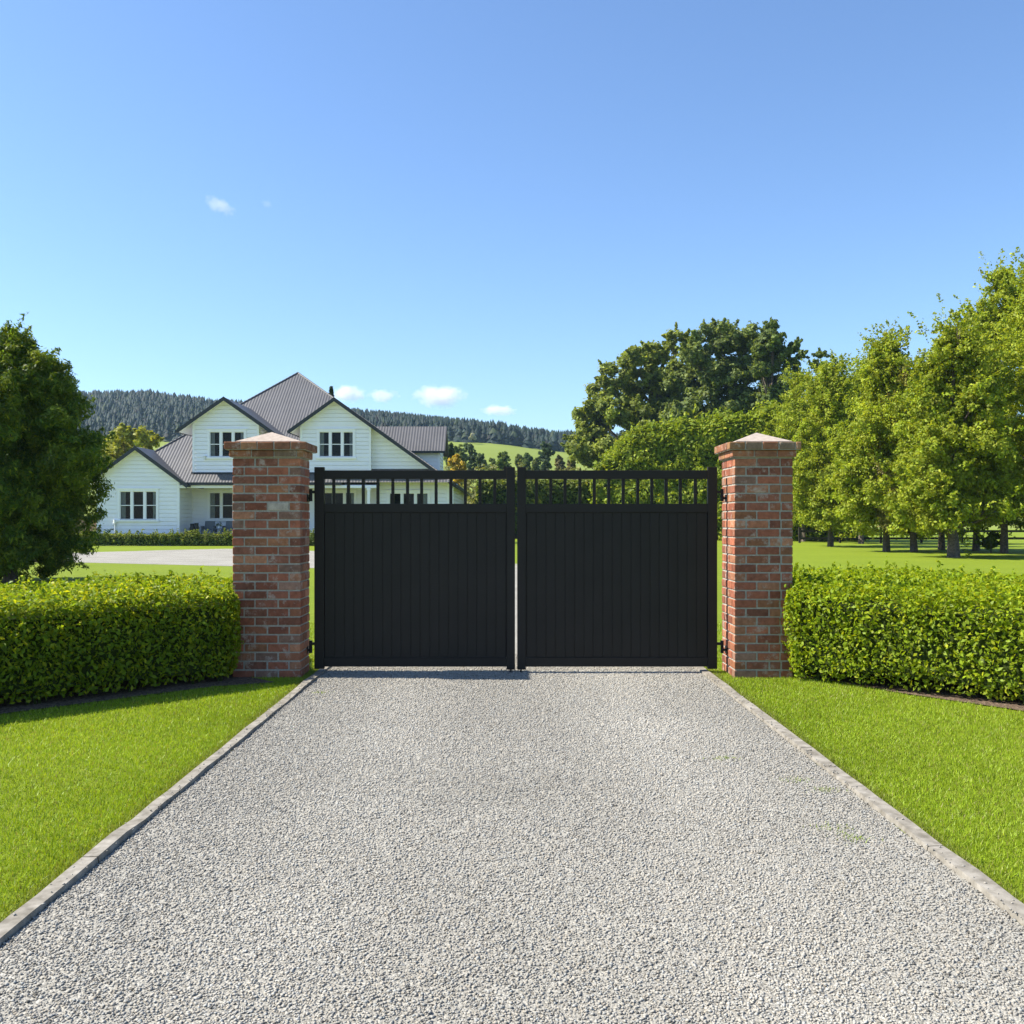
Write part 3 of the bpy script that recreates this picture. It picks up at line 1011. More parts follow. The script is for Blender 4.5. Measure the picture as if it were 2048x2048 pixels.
while y < PY - .1:
    dk.box(LW1 + .06, PX1, y, y + .135, .42, .45); y += .14
dk.box(LW1 + .08, PX1 - .02, 55.95, PY - .05, 0.0, .415)
dk.build("porch_deck", M["deck"], HB)
for px_ in (737.5, 470.0):
    po = MB(); xx = wx(px_, 56)
    po.box(xx - .075, xx + .075, 55.925, 56.075, .45, 3.30); po.box(xx - .11, xx + .11, 55.90, 56.10, 3.16, 3.28); po.box(xx - .1, xx + .1, 55.905, 56.095, .451, .62)
    po.build("porch_post", M["trim"], HB)

# -- first dormer
def main_z(Y): return EZ + (11.42 - EZ) / (66.0 - EY) * (Y - EY)
DY = 56.6
dz0 = main_z(DY) + .02
dc, dl, dr = wx(451.5, DY), wx(386.5, DY), wx(517, DY)
dap = wz(794, DY - .4)
a0, a1, b0, b1 = wx(419.5, DY), wx(488.5, DY), wz(913.5, DY), wz(863.5, DY)
boards(front(DY), gable_poly(dl, dr, dz0, dc, dap, .70), [(a0 - .05, a1 + .05, b0 - .05, b1 + .05)], parent=HB)
window(front(DY), a0, a1, b0, b1, 3, HB)
gable_roof(dc, DY - .42, 62.4, dap, 2.68, 2.95, .70, .70, HB)
for sgn, X in ((-1, dl), (1, dr)):
    boards((left_side if sgn < 0 else right_side)(X), [(DY, 4.0), (62.0, 4.0), (62.0, dap - .15 - .70 * (dr - dc)), (DY, dap - .15 - .70 * (dr - dc))], parent=HB)
    trimbox(X - (.035 if sgn < 0 else .10), X + (.10 if sgn < 0 else .035), DY - .045, DY - .026, dz0, dap - .2 - .70 * (dr - dc))
trimbox(dl - .1, dr + .1, DY - .07, DY - .028, dz0 - .03, dz0 + .05, "flashing", "charcoal")

# -- second dormer with the long right-hand slope
ec, el_, er = wx(670.5, DY), wx(601.5, DY), wx(741, DY)
eap = wz(795.5, DY - .4)
es = 0.715
c0, c1 = wx(638.5, DY), wx(706.5, DY)
boards(front(DY), gable_poly(el_, er, dz0, ec, eap, es), [(c0 - .05, c1 + .05, b0 - .05, b1 + .05)], parent=HB)
window(front(DY), c0, c1, b0, b1, 3, HB)
gable_roof(ec, DY - .42, 62.4, eap, 2.60, 6.95, es, es, HB)
boards(left_side(el_), [(DY, 4.0), (62.0, 4.0), (62.0, eap - .15 - es * (ec - el_)), (DY, eap - .15 - es * (ec - el_))], parent=HB)
trimbox(el_ - .035, el_ + .10, DY - .045, DY - .026, dz0, eap - .2 - es * (ec - el_))
trimbox(er - .10, er + .035, DY - .045, DY - .026, dz0, eap - .2 - es * (er - ec))
trimbox(el_ - .1, er + .1, DY - .07, DY - .028, dz0 - .03, dz0 + .05, "flashing", "charcoal")
boards(right_side(er), [(DY, dz0), (57.02, dz0), (57.02, eap - .16 - es * (er - ec)), (DY, eap - .16 - es * (er - ec))], parent=HB)
# recessed gable wall and ground-floor wing
GYW = 57.0
gr1 = wx(897, GYW)
g0, g1, gv1 = wx(779, GYW), wx(856, GYW), wz(986, GYW)
gap_ = lambda x: eap - .13 - es * (x - ec)
boards(front(GYW), [(er, 4.05), (PX1, 4.05), (PX1, gap_(PX1)), (er, gap_(er))], parent=HB, z_start=0.0)
boards(front(GYW), [(PX1, 0), (gr1, 0), (gr1, gap_(gr1)), (PX1, gap_(PX1))], [(g0 - .05, g1 + .05, 0.5, gv1 + .05)], parent=HB)
window(front(GYW), g0, g1, 0.62, gv1, 3, HB, mid=0.0, curtains=(False, True))
boards(left_side(PX1), [(57.0, 0), (PY, 0), (PY, 3.45), (57.0, 3.45)], parent=HB)
trimbox(PX1 - .035, PX1 + .10, GYW - .045, GYW - .026, 0, 3.45); trimbox(gr1 - .10, gr1 + .035, GYW - .045, GYW - .026, 0, 3.6)
boards(right_side(gr1), [(57.0, 0), (80.5, 0), (80.5, 3.6), (57.0, 3.6)], parent=HB)
bw_ = MB(); bw_.box(LW0, gr1, 80.4, 80.5, 0, 3.6); bw_.build("wall", M["white"], HB)
dp = MB(); xx = wx(905, 56.9)
dp.tube([(xx, 57.1, 0.05), (xx, 57.1, 3.3), (gr1 + .5, 57.0, 3.55)], [.045] * 3, 8); dp.build("downpipe", M["trim"], HB)

# -- rear upper wing on the right
rb = MB()
rx1 = -3.74
rb.prism([(rx1, 60.3, 5.74), (rx1, 62.35, 7.44), (rx1, 62.35, 7.34), (rx1, 60.3, 5.64)], (-7.5, 0, 0))
rb.prism([(rx1, 62.35, 7.44), (rx1, 64.4, 5.74), (rx1, 64.4, 5.64), (rx1, 62.35, 7.34)], (-7.5, 0, 0))
rr = rb.build("roof", M["roof_x"], HB)
gb = MB(); gb.box(rx1 - 7, rx1, 60.2, 60.3, 5.60, 5.72); gb.build("gutter", M["charcoal"], rr)
RWX = -4.1
boards(front(60.6), [(-10, 3.0), (RWX, 3.0), (RWX, 5.72), (-10, 5.72)], parent=HB)
boards(right_side(RWX), [(60.6, 3.0), (64.1, 3.0), (64.1, 5.72), (62.35, 7.25), (60.6, 5.72)], parent=HB)
trimbox(RWX - .13, RWX + .03, 60.555, 60.574, 3.0, 5.66)
# small wall lamp beside the first dormer window
lm = MB(); X_ = wx(411, DY); Z_ = wz(916, DY)
lm.box(X_ - .05, X_ + .05, DY - .16, DY - .02, Z_ - .1, Z_ + .08); lm.box(X_ - .09, X_ + .09, DY - .2, DY - .02, Z_ + .08, Z_ + .11)
lm.build("wall_lamp", M["conc_light"], HB, bevel=.01)
lm = MB(); X_ = wx(231, 56); Z_ = wz(1043, 56)
lm.tube([(X_, 55.93, Z_ - .1), (X_, 55.93, Z_ + .1)], [.10, .10], 10); lm.tube([(X_, 55.93, Z_ - .7), (X_, 55.93, Z_ - .1)], [.035, .035], 8)
lm.build("meter_lamp", M["conc_light"], HB, bevel=.01)

# ------------------------------------------------------------------ porch furniture
def armchair(label, x, y):
    t = thing("porch_armchair", label, "armchair", (x, y, .45), "grey woven porch armchairs")
    g = M["grey_weave"]
    b = MB(); b.box(x - .30, x + .30, y - .30, y + .25, .45 + .30, .45 + .44); b.build("seat", g, t, bevel=.03)
    b = MB(); b.prism([(x - .30, y + .20, .45 + .40), (x + .30, y + .20, .45 + .40), (x + .30, y + .32, .45 + .95), (x - .30, y + .32, .45 + .95)], (0, .07, 0)); b.build("backrest", g, t, bevel=.02)
    for s in (-1, 1):
        b = MB(); b.box(x + s * .34 - .035, x + s * .34 + .035, y - .30, y + .28, .45 + .30, .45 + .66); b.build("armrest", g, t, bevel=.02)
        for q in (-.26, .24):
            b = MB(); b.tube([(x + s * .31, y + q, .45), (x + s * .31, y + q, .45 + .31)], [.022, .025], 8); b.build("leg", g, t)
    return t
armchair("grey woven armchair on the porch, the one nearer the black urns", wx(417, 57.1), 57.1)
armchair("grey woven armchair on the porch, partly behind the left brick pillar", wx(459, 57.1), 57.1)
tx, ty = wx(438, 57.0), 57.0
tb = thing("side_table", "low grey side table between the two porch armchairs", "table", (tx, ty, .45))
b = MB(); b.box(tx - .25, tx + .25, ty - .25, ty + .25, .93, .97); b.build("tabletop", M["grey_weave"], tb, bevel=.01)
for sx in (-.2, .2):
    for sy in (-.2, .2):
        b = MB(); b.box(tx + sx - .02, tx + sx + .02, ty + sy - .02, ty + sy + .02, .45, .93); b.build("leg", M["grey_weave"], tb)
pt = thing("potted_plant", "small pale potted plant on the porch side table", "plant", (tx, ty, .97))
b = MB(); b.lathe((tx, ty, .97), [(.06, 0), (.085, .12), (.09, .14), (.075, .14), (.07, .12)], 14); b.build("pot", M["conc_light"], pt, smooth=True)
crown_from_lobes("foliage", [(tx, ty, 1.2, .14), (tx + .07, ty, 1.26, .09), (tx - .08, ty, 1.24, .08)], 160, .08, .03, (.10, .14, .06), (.3, .32, .22), M["leaf"], pt, (tx, ty, .97), 5)
for k, (px_, hh, lb) in enumerate(((384.5, .80, "glossy black urn in the porch corner, touching the return wall"), (393, .84, "glossy black urn on the porch, the one nearer the grey armchairs"))):
    ux, uy = wx(px_, 56.7), 56.7
    u = thing("porch_urn", lb, "urn", (ux, uy, .45), "black urns on the porch")
    b = MB(); b.lathe((ux, uy, .45), [(.09, 0), (.12, .03), (.085, .09), (.115, .3), (.13, .55), (.11, hh - .14), (.12, hh - .06), (.135, hh), (.10, hh), (.09, hh - .1)], 18)
    b.build("body", M["black_pot"], u, smooth=True)
    for s in (-1, 1):
        b = MB()
        b.tube([(ux + s * .11, uy, .45 + hh - .2), (ux + s * .17, uy, .45 + hh - .27), (ux + s * .13, uy, .45 + hh - .42)], [.014] * 3, 7)
        b.build("handle", M["black_pot"], u, smooth=True)

# timber fence beside the house
fx0, fx1 = wx(70, 57.6), wx(193.5, 57.6)
tf = thing("timber_fence", "brown timber paling fence beside the left wing of the house", "fence", ((fx0 + fx1) / 2, 57.6, 0))
b = MB(); x = fx0; rgp = random.Random(4)
while x < fx1 - .1:
    b.box(x, x + .135, 57.58, 57.602, 0.02, 1.62 + rgp.uniform(-.02, .02)); x += .15
b.build("palings", M["timber"], tf)
for z in (.4, 1.3):
    b = MB(); b.box(fx0, fx1, 57.603, 57.65, z, z + .09); b.build("rail", M["timber"], tf)
for q in range(3):
    xx = fx0 + .1 + (fx1 - fx0 - .2) * q / 2
    b = MB(); b.box(xx - .05, xx + .05, 57.651, 57.75, 0, 1.55); b.build("post", M["timber"], tf)

# ------------------------------------------------------------------ beds and near hedges
LH = [(-2.40, 8.78), (-3.05, 8.12), (-3.84, 7.36), (-6.2, 5.1), (-7.4, 6.6), (-4.9, 9.3), (-4.35, 10.7), (-3.4, 11.3), (-2.72, 10.2)]
RH = [(2.53, 8.80), (3.2, 8.22), (4.02, 7.42), (6.2, 5.3), (7.7, 6.7), (5.9, 9.5), (4.7, 11.6), (3.4, 11.6), (2.80, 10.2)]
def grow(poly, d):
    c = np.mean(np.array(poly), 0)
    return [tuple(np.array(p) + (np.array(p) - c) / np.linalg.norm(np.array(p) - c) * d) for p in poly]
bedL = [(-2.05, 8.72), (-2.55, 8.50), (-3.2, 7.86), (-4.0, 7.08), (-6.4, 4.75), (-7.8, 6.4), (-5.2, 9.4), (-4.6, 11.0), (-3.3, 11.6), (-2.55, 10.2), (-2.56, 9.2)]
bedR = [(2.70, 8.99), (2.85, 8.92), (3.35, 8.14), (4.1, 7.22), (6.3, 4.95), (8.0, 6.6), (6.2, 9.7), (4.9, 11.9), (3.2, 11.9), (2.70, 10.2)]
sheet("soil_bed", bedL, 0.010, M["soil"])
sheet("soil_bed", bedR, 0.010, M["soil"])
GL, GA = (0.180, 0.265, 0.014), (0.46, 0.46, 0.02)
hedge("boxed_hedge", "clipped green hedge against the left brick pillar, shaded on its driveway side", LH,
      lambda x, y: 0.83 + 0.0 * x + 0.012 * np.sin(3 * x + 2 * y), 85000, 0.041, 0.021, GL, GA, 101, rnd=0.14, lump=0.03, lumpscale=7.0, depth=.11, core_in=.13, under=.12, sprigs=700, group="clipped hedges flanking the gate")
hedge("boxed_hedge", "clipped hedge against the right brick pillar, sunlit on its driveway side", RH,
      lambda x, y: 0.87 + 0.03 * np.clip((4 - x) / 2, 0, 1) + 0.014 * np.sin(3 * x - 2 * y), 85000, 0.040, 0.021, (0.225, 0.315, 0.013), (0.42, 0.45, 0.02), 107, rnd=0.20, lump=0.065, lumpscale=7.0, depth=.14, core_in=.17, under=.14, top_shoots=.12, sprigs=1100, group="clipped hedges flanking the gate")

# low hedge along the house front
hedge("low_hedge", "low clipped hedge running along the front of the house", [(-25.5, 54.75), (-3.0, 54.75), (-3.0, 55.5), (-25.5, 55.5)],
      lambda x, y: 0.62 + .05 * np.abs(np.sin(x * 3.3)), 16000, 0.13, 0.07, (0.15, 0.20, 0.035), (0.27, 0.28, 0.07), 120, rnd=.16, lump=.08, lumpscale=5.0, depth=.15, core_in=.16, mat=M["leaf_far"], sprigs=250)
# hedge across the back of the garden
hedge("garden_hedge", "long clipped hedge closing the back of the garden, seen between the gate balusters", [(-2.2, 75), (8.5, 75), (8.5, 77), (-2.2, 77)],
      lambda x, y: 4.5 + .12 * np.sin(x * 1.1), 16000, 0.30, 0.17, (0.12, 0.165, 0.025), (0.24, 0.26, 0.05), 125, rnd=.5, lump=.25, lumpscale=1.6, depth=.5, core_in=.5, mat=M["leaf_far"])
hedge("tall_hedge", "tall rounded bright green hedge rising behind the right brick pillar", [(6.5, 72), (24, 66), (26, 70), (8, 76)],
      lambda x, y: np.interp(x, [6.3, 7.0, 8.2, 9.4, 11.5, 15, 22], [5.0, 5.9, 7.0, 7.8, 8.35, 8.7, 9.4]) + .15 * np.sin(x * 2.1), 90000, 0.27, 0.16, (0.20, 0.27, 0.020), (0.36, 0.39, 0.04), 131, rnd=.9, lump=.62, lumpscale=1.7, depth=.7, core_in=.8, mat=M["leaf_far"], sprigs=900)

# ------------------------------------------------------------------ trees
egg = lambda t: (math.sin(math.pi * min(1, (t * 0.93 + 0.07)) ** 0.75)) ** 0.7
cone_egg = lambda t: max(0.05, (1 - t ** 1.8) ** 0.72 * min(1.0, 0.76 + t * 1.4))
full = lambda t: max(0.08, (1 - t ** 2.6) ** 0.8 * min(1.0, 0.6 + t * 2.2))

# dense small tree at the left edge
Yt = 23.0
full2 = lambda t: max(0.08, math.sqrt(max(0.0, 1 - ((t - .38) / (.62 if t > .38 else .44)) ** 2)))
tree("leafy_tree", "dense dark green tree whose foliage hangs nearly to the lawn behind the left hedge", "tree", wx(22, Yt), Yt, 5.95, 2.25, 0.12,
     full2, 150, 0.56, 210000, 0.112, 0.033, (0.082, 0.145, 0.016), (0.30, 0.34, 0.026), 201, trunk_r=.13, mat=M["leaf"], droop=0.9, sub=12, altp=.3, sprays=500, spray=.42)

LGB, LGA = (0.225, 0.295, 0.019), (0.38, 0.400, 0.032)
ROW = [  # trunk px, distance, height, half width, crown base, seed, label, top shift
    (1661, 53.7, 10.1, 3.0, 1.0, 211, "slender yellow-green tree nearest the right brick pillar", -0.6),
    (1773, 45.0, 9.9, 2.9, 0.8, 212, "broad yellow-green tree in the front row, second from the right brick pillar", 0.4),
    (1907, 38.0, 9.2, 2.7, 0.95, 213, "yellow-green tree with the thick pale trunk closest to the right hedge", -0.5),
    (2008, 43.0, 12.7, 3.6, 1.0, 214, "tallest yellow-green tree, at the right edge of the photo", 0.6),
    (1883, 47.5, 9.0, 2.7, 1.0, 215, "yellow-green tree behind and left of the thick pale trunk", 0.0),
    (1952, 46.5, 10.8, 2.5, 1.2, 216, "yellow-green tree with the thin dark trunk left of the leafy shrub", 0.2),
    (1828, 44.5, 8.2, 2.2, 0.8, 217, "olive tinged tree with brownish leaves standing behind the gap in the front row", 0.0),
    (1722, 60.0, 11.0, 3.2, 1.2, 218, "yellow-green tree in the shade behind the second trunk of the front row", 0.0),
    (1607, 66.0, 11.5, 3.6, 0.8, 219, "yellow-green tree merging with the tall hedge behind the right pillar", 0.0),
    (2085, 39.0, 11.6, 3.0, 1.4, 220, "yellow-green tree cut off by the right edge of the photo", 0.0),
]
for i, (px_, Y, h, hw, z0, sd, lab, tx_) in enumerate(ROW):
    tone = 1 + 0.06 * math.sin(i * 2.3)
    tree("lime_tree", lab, "tree", wx(px_, Y), Y, h, hw, z0, cone_egg if i not in (4, 7, 8) else full, 130, 0.66, 80000 if i < 4 else 40000, 0.13, 0.075,
         tuple(c * tone for c in LGB) if i != 6 else (0.22, 0.225, 0.045), LGA if i != 6 else (0.36, 0.30, 0.10), sd, trunk_r=.19 if i in (2,) else .135, group="row of yellow-green trees", droop=.5, sub=12, altp=.4, sprays=420, spray=.95)

# shrub between the trunks
sx, sy = wx(1982, 43.5), 43.5
sh = thing("leafy_shrub", "small bright leafy shrub growing between the dark trunks at the right", "shrub", (sx, sy, 0))
crown_from_lobes("foliage", [(sx, sy, .45, .35), (sx + .25, sy, .6, .28), (sx - .28, sy + .1, .5, .28), (sx + .1, sy, .8, .2)], 1500, .14, .08, (.10, .16, .02), (.2, .23, .04), M["leaf_far"], sh, (sx, sy, 0), 9)
b = MB(); b.tube([(sx, sy, -.01), (sx, sy, .6)], [.03, .015], 6); b.build("stem", M["bark"], sh)

# post and rail fence beyond the trees
fy = 62.0
fx0, fx1 = wx(1600, fy), wx(2250, fy)
rfn = thing("rail_fence", "dark post and rail fence running behind the row of yellow-green trees", "fence", ((fx0 + fx1) / 2, fy, 0))
for z in (.22, .68):
    b = MB(); b.box(fx0, fx1, fy - .02, fy + .02, z, z + .14); b.build("rail", M["dark_timber"], rfn)
for q in range(9):
    xx = fx0 + (fx1 - fx0) * q / 8
    b = MB(); b.box(xx - .06, xx + .06, fy + .021, fy + .14, -.02, 1.0); b.build("post", M["dark_timber"], rfn)

# big dark trees behind
def lobe_tree(name, label, cat, Y, trunk_px, top_py, lob, leaves, L, W, base, alt, seed, trunk_r, dep=3.0, group=None, sub=10, mat=None, nb=18, up=.35, sprays=260, spray=.85):
    rg = random.Random(seed)
    x = wx(trunk_px, Y)
    t = thing(name, label, cat, (x, Y, 0), group)
    lobes = []
    for px_, py_, rp in lob:
        r = rp / FPX * Y
        lobes.append((wx(px_, Y), Y + rg.uniform(-dep, dep), wz(py_, Y), r))
        lobes.append((wx(px_, Y) + rg.uniform(-.4, .4) * r, Y + rg.uniform(-dep, dep) * 1.2, wz(py_, Y) + rg.uniform(-.3, .1) * r, r * .75))
    limbs((x, Y, -.05), (x, Y, wz(top_py, Y)), trunk_r, lobes, rg, nb, parent=t)
    crown_from_lobes("crown", lobes, leaves, L, W, base, alt, mat or M["leaf_far"], t, (x, Y, 0), seed, sub=sub + 4, subr=.36, inner=.42, up=up, sprays=sprays, spray=spray)
    return t
DKB, DKA = (0.140, 0.190, 0.050), (0.26, 0.310, 0.08)
lobe_tree("spreading_tree", "dark olive tree spreading out to the left behind the tall hedge", "tree", 105, 1318, 760,
          [(1165, 862, 24), (1178, 820, 30), (1205, 785, 32), (1240, 752, 34), (1278, 722, 32), (1312, 706, 28), (1345, 690, 20), (1222, 822, 34), (1262, 790, 32), (1300, 762, 30),
           (1192, 872, 34), (1150, 900, 22), (1232, 885, 40), (1176, 908, 30), (1290, 870, 34), (1335, 745, 26), (1240, 925, 40), (1335, 795, 30), (1318, 828, 34), (1300, 850, 34), (1345, 850, 34), (1265, 840, 34), (1330, 770, 26)],
          60000, .40, .23, (0.165, 0.210, 0.038), (0.29, 0.33, 0.06), 231, .55)
lobe_tree("dark_tree", "large dark green rounded tree in the middle of the group behind the tall hedge", "tree", 100, 1450, 740,
          [(1380, 720, 30), (1410, 690, 32), (1450, 680, 36), (1485, 690, 32), (1370, 765, 36), (1420, 750, 42), (1470, 745, 42), (1510, 735, 30), (1350, 810, 34), (1400, 810, 42),
           (1450, 810, 44), (1500, 800, 40), (1540, 790, 34), (1360, 855, 40), (1430, 865, 45), (1500, 860, 45)],
          60000, .38, .22, DKB, DKA, 232, .6)
lobe_tree("spired_tree", "dark tree with upright spires standing tallest behind the tall hedge", "tree", 95, 1545, 680,
          [(1541, 652, 15), (1551, 668, 18), (1535, 684, 20), (1552, 702, 24), (1520, 700, 14), (1560, 725, 18), (1535, 735, 22), (1515, 745, 16), (1592, 692, 10), (1598, 708, 10), (1588, 730, 15),
           (1575, 760, 18), (1550, 775, 26), (1600, 770, 16), (1530, 800, 26), (1570, 815, 30), (1634, 712, 7), (1634, 735, 10)],
          28000, .34, .19, (0.115, 0.165, 0.042), (0.20, 0.25, 0.065), 233, .4, dep=1.2, sprays=90, spray=.6)

# behind the house
lobe_tree("pale_tree", "rounded yellow-green tree behind the left wing of the house", "tree", 82, 250, 900,
          [(215, 905, 26), (232, 885, 24), (258, 873, 20), (285, 877, 22), (300, 885, 14), (245, 915, 30), (280, 912, 26), (210, 945, 30), (250, 955, 34), (190, 930, 26)],
          9000, .34, .2, (0.30, 0.325, 0.045), (0.44, 0.44, 0.085), 241, .25, dep=1.5, sprays=70, spray=.4)
def conifer(name, label, x, y, h, r, seed, base=(0.022, 0.042, 0.018), n=1500, group=None):
    rg = np.random.default_rng(seed)
    t = thing(name, label, "tree", (x, y, 0), group)
    b = MB(); b.tube([(x, y, -.02), (x, y, h * .97)], [h * .012, .008], 7); b.build("trunk", M["bark"], t)
    f = rg.random(n) ** .75
    a = rg.random(n) * 6.283
    rad = r * (1 - f) ** .8 * (0.35 + .65 * rg.random(n)) + .05
    P = np.stack([x + rad * np.cos(a), y + rad * np.sin(a), h * (.08 + .92 * f) - rad * .25], 1)
    N = np.stack([np.cos(a) * .5, np.sin(a) * .5, np.ones(n)], 1) + rg.normal(size=(n, 3)) * .45
    V, Q = leaf_quads(P, N, .24 * h / 12, .10 * h / 12, rg, .3)
    np_mesh("crown", V, Q, leaf_cols(n, base, (0.04, 0.065, 0.03), rg), M["needle"], t, (x, y, 0))
    return t
conifer("conifer_tree", "narrow dark conifer whose tip shows above the main roof", wx(662.5, 86), 86, wz(773, 86), 1.5, 251, base=(0.05, 0.08, 0.035), n=5000)

# scattered trees on the foot of the pasture
SC = [ # px, top, half width px, distance, base colour, label, name
    (912, 913, 19, 92, (0.29, 0.215, 0.03), "autumn coloured orange-yellow bush beside the right end of the house", "autumn_bush"),
    (899, 889, 12, 120, (0.045, 0.07, 0.02), "dark bush peeping out behind the rear wing of the house", "dark_bush"),
    (915, 893, 18, 150, (0.09, 0.115, 0.03), "olive bush just above the autumn coloured bush", "olive_bush"),
    (938, 889, 18, 165, (0.05, 0.075, 0.035), "large grey-green tree above and right of the autumn bush", "field_tree"),
    (963, 908, 11, 160, (0.065, 0.09, 0.035), "small round tree right of the large grey-green tree", "field_tree"),
    (983, 917, 9, 150, (0.08, 0.11, 0.035), "small pointed light green tree between two rounder field trees", "field_tree"),
    (1007, 906, 17, 140, (0.075, 0.11, 0.022), "full green round tree just left of the gate's meeting stiles", "field_tree"),
    (1037, 909, 8, 165, (0.085, 0.11, 0.04), "slim tree just right of the gate's meeting stiles", "field_tree"),
    (1054, 908, 10, 155, (0.06, 0.09, 0.035), "small dark tree between the slim tree and the tall shaggy one", "field_tree"),
    (1074, 918, 10, 150, (0.09, 0.115, 0.04), "low pale tree at the left foot of the tall shaggy tree", "field_tree"),
    (1092, 886, 18, 160, (0.042, 0.065, 0.03), "tall shaggy dark tree standing against the pasture", "field_tree"),
    (1119, 912, 11, 145, (0.10, 0.09, 0.04), "brownish bush right of the tall shaggy tree", "brown_bush"),
    (1142, 918, 13, 135, (0.12, 0.115, 0.045), "straw coloured bush below the spreading olive tree", "straw_bush"),
]
for i, (px_, top, hw, Y, base, lab, nm) in enumerate(SC):
    rg = random.Random(300 + i)
    x = wx(px_, Y); h = wz(top, Y); w = hw / FPX * Y
    zb = float(terrain_z(np.array([px_]), np.array([Y]))[0]); zb = max(0, zb)
    t = thing(nm, lab, "bush" if "bush" in nm else "tree", (x, Y, zb), "trees along the foot of the pasture" if nm == "field_tree" else None)
    z0_ = max(zb + .4, h - 3.2 * w)
    lo = []
    for q in range(26):
        f = q / 25
        wr = w * math.sqrt(max(.05, 1 - ((f - .45) / .6) ** 2))
        lo.append((x + rg.uniform(-1, 1) * wr * .72, Y + rg.uniform(-1, 1) * wr * .7, z0_ + (h - z0_ - .2 * w) * f, w * rg.uniform(.26, .44)))
    b = MB(); b.tube([(x, Y, zb - .1), (x, Y, zb + (h - zb) * .7)], [.16, .05], 7); b.build("trunk", M["bark"], t)
    crown_from_lobes("crown", lo, 2600, .40, .25, tuple(c * 1.4 for c in base), tuple(c * 2.3 for c in base), M["leaf_far"], t, (x, Y, zb), 300 + i, sub=6)
# continuous scrub between them
rg = np.random.default_rng(77)
lob = []
for q in range(150):
    px_ = rg.uniform(860, 1230); Y = rg.uniform(95, 150)
    lob.append((wx(px_, Y), Y, rg.uniform(1.0, wz(926, Y) - 1.0), rg.uniform(.9, 2.0)))
sc = crown_from_lobes("shrubbery", lob, 26000, .38, .22, (0.13, 0.15, 0.04), (0.26, 0.245, 0.08), M["leaf_far"], None, (0, 0, 0), 78, sub=5)
tag(sc, kind="stuff")
pale = lobe_tree("blossom_tree", "tiny pale tree at the dark foot of the forested ridge", "tree", 425, 945, 872, [(945, 872, 4), (941, 876, 3), (949, 876, 3)], 900, .8, .5, (0.35, 0.36, 0.30), (0.5, 0.5, 0.42), 259, .15, dep=1.0, sprays=0)
pale.location.z = 0

# conifer forest over the ridge: nobody could count it
def forest():
    rg = np.random.default_rng(91)
    n = 17000
    px_ = rg.uniform(-420, 1480, n)
    Y = YP + 4 + (YR + 60 - YP) * rg.random(n) ** 0.9
    X = wx(px_, Y)
    zb = terrain_z(px_, Y) - .6
    h = rg.uniform(6.0, 10.0, n) * (1 + .25 * smooth_noise(np.stack([X, Y, zb], 1), 8, .03))
    r = h * rg.uniform(.25, .36, n)
    seg, tiers = 7, 4
    Vs, Fs, Cs = [], [], []
    base = np.stack([X, Y, zb], 1)
    ang = np.arange(seg) / seg * 2 * np.pi
    for k in range(tiers):
        f0, f1 = 0.06 + k * .21, 0.06 + k * .21 + .36
        if k == tiers - 1: f1 = 1.0
        rr = r * (1.0 - k * .22)
        off = rg.uniform(0, 6.28, n)
        ring = np.empty((n, seg, 3))
        jit = 0.55 + .75 * rg.random((n, seg))
        a = ang[None, :] + off[:, None]
        ring[:, :, 0] = base[:, 0:1] + rr[:, None] * jit * np.cos(a)
        ring[:, :, 1] = base[:, 1:2] + rr[:, None] * jit * np.sin(a)
        ring[:, :, 2] = base[:, 2:3] + h[:, None] * (f0 + .05 * rg.normal(size=(n, seg)))
        apex = base + np.stack([rg.normal(size=n) * .15, rg.normal(size=n) * .15, h * f1], 1)
        Vt = np.concatenate([ring, apex[:, None, :]], 1)
        o = len(Vs) and sum(len(v) for v in Vs) or 0
        idx = o + np.arange(n)[:, None] * (seg + 1)
        Vs.append(Vt.reshape(-1, 3))
        for s in range(seg):
            Fs.append(np.concatenate([idx + s, idx + (s + 1) % seg, idx + seg], 1))
        c = np.array((0.0095, 0.020, 0.0160)) * (1 + .28 * rg.normal(size=(n, 1)))
        lime = (rg.random((n, 1)) < .06)
        c = np.where(lime, np.array((0.030, 0.045, 0.018)), c)
        for s in range(seg): Cs.append(np.clip(c, .006, .3))
    return np_mesh("forest", np.concatenate(Vs), np.concatenate(Fs), np.concatenate(Cs), M["needle"])
tag(forest(), kind="stuff")

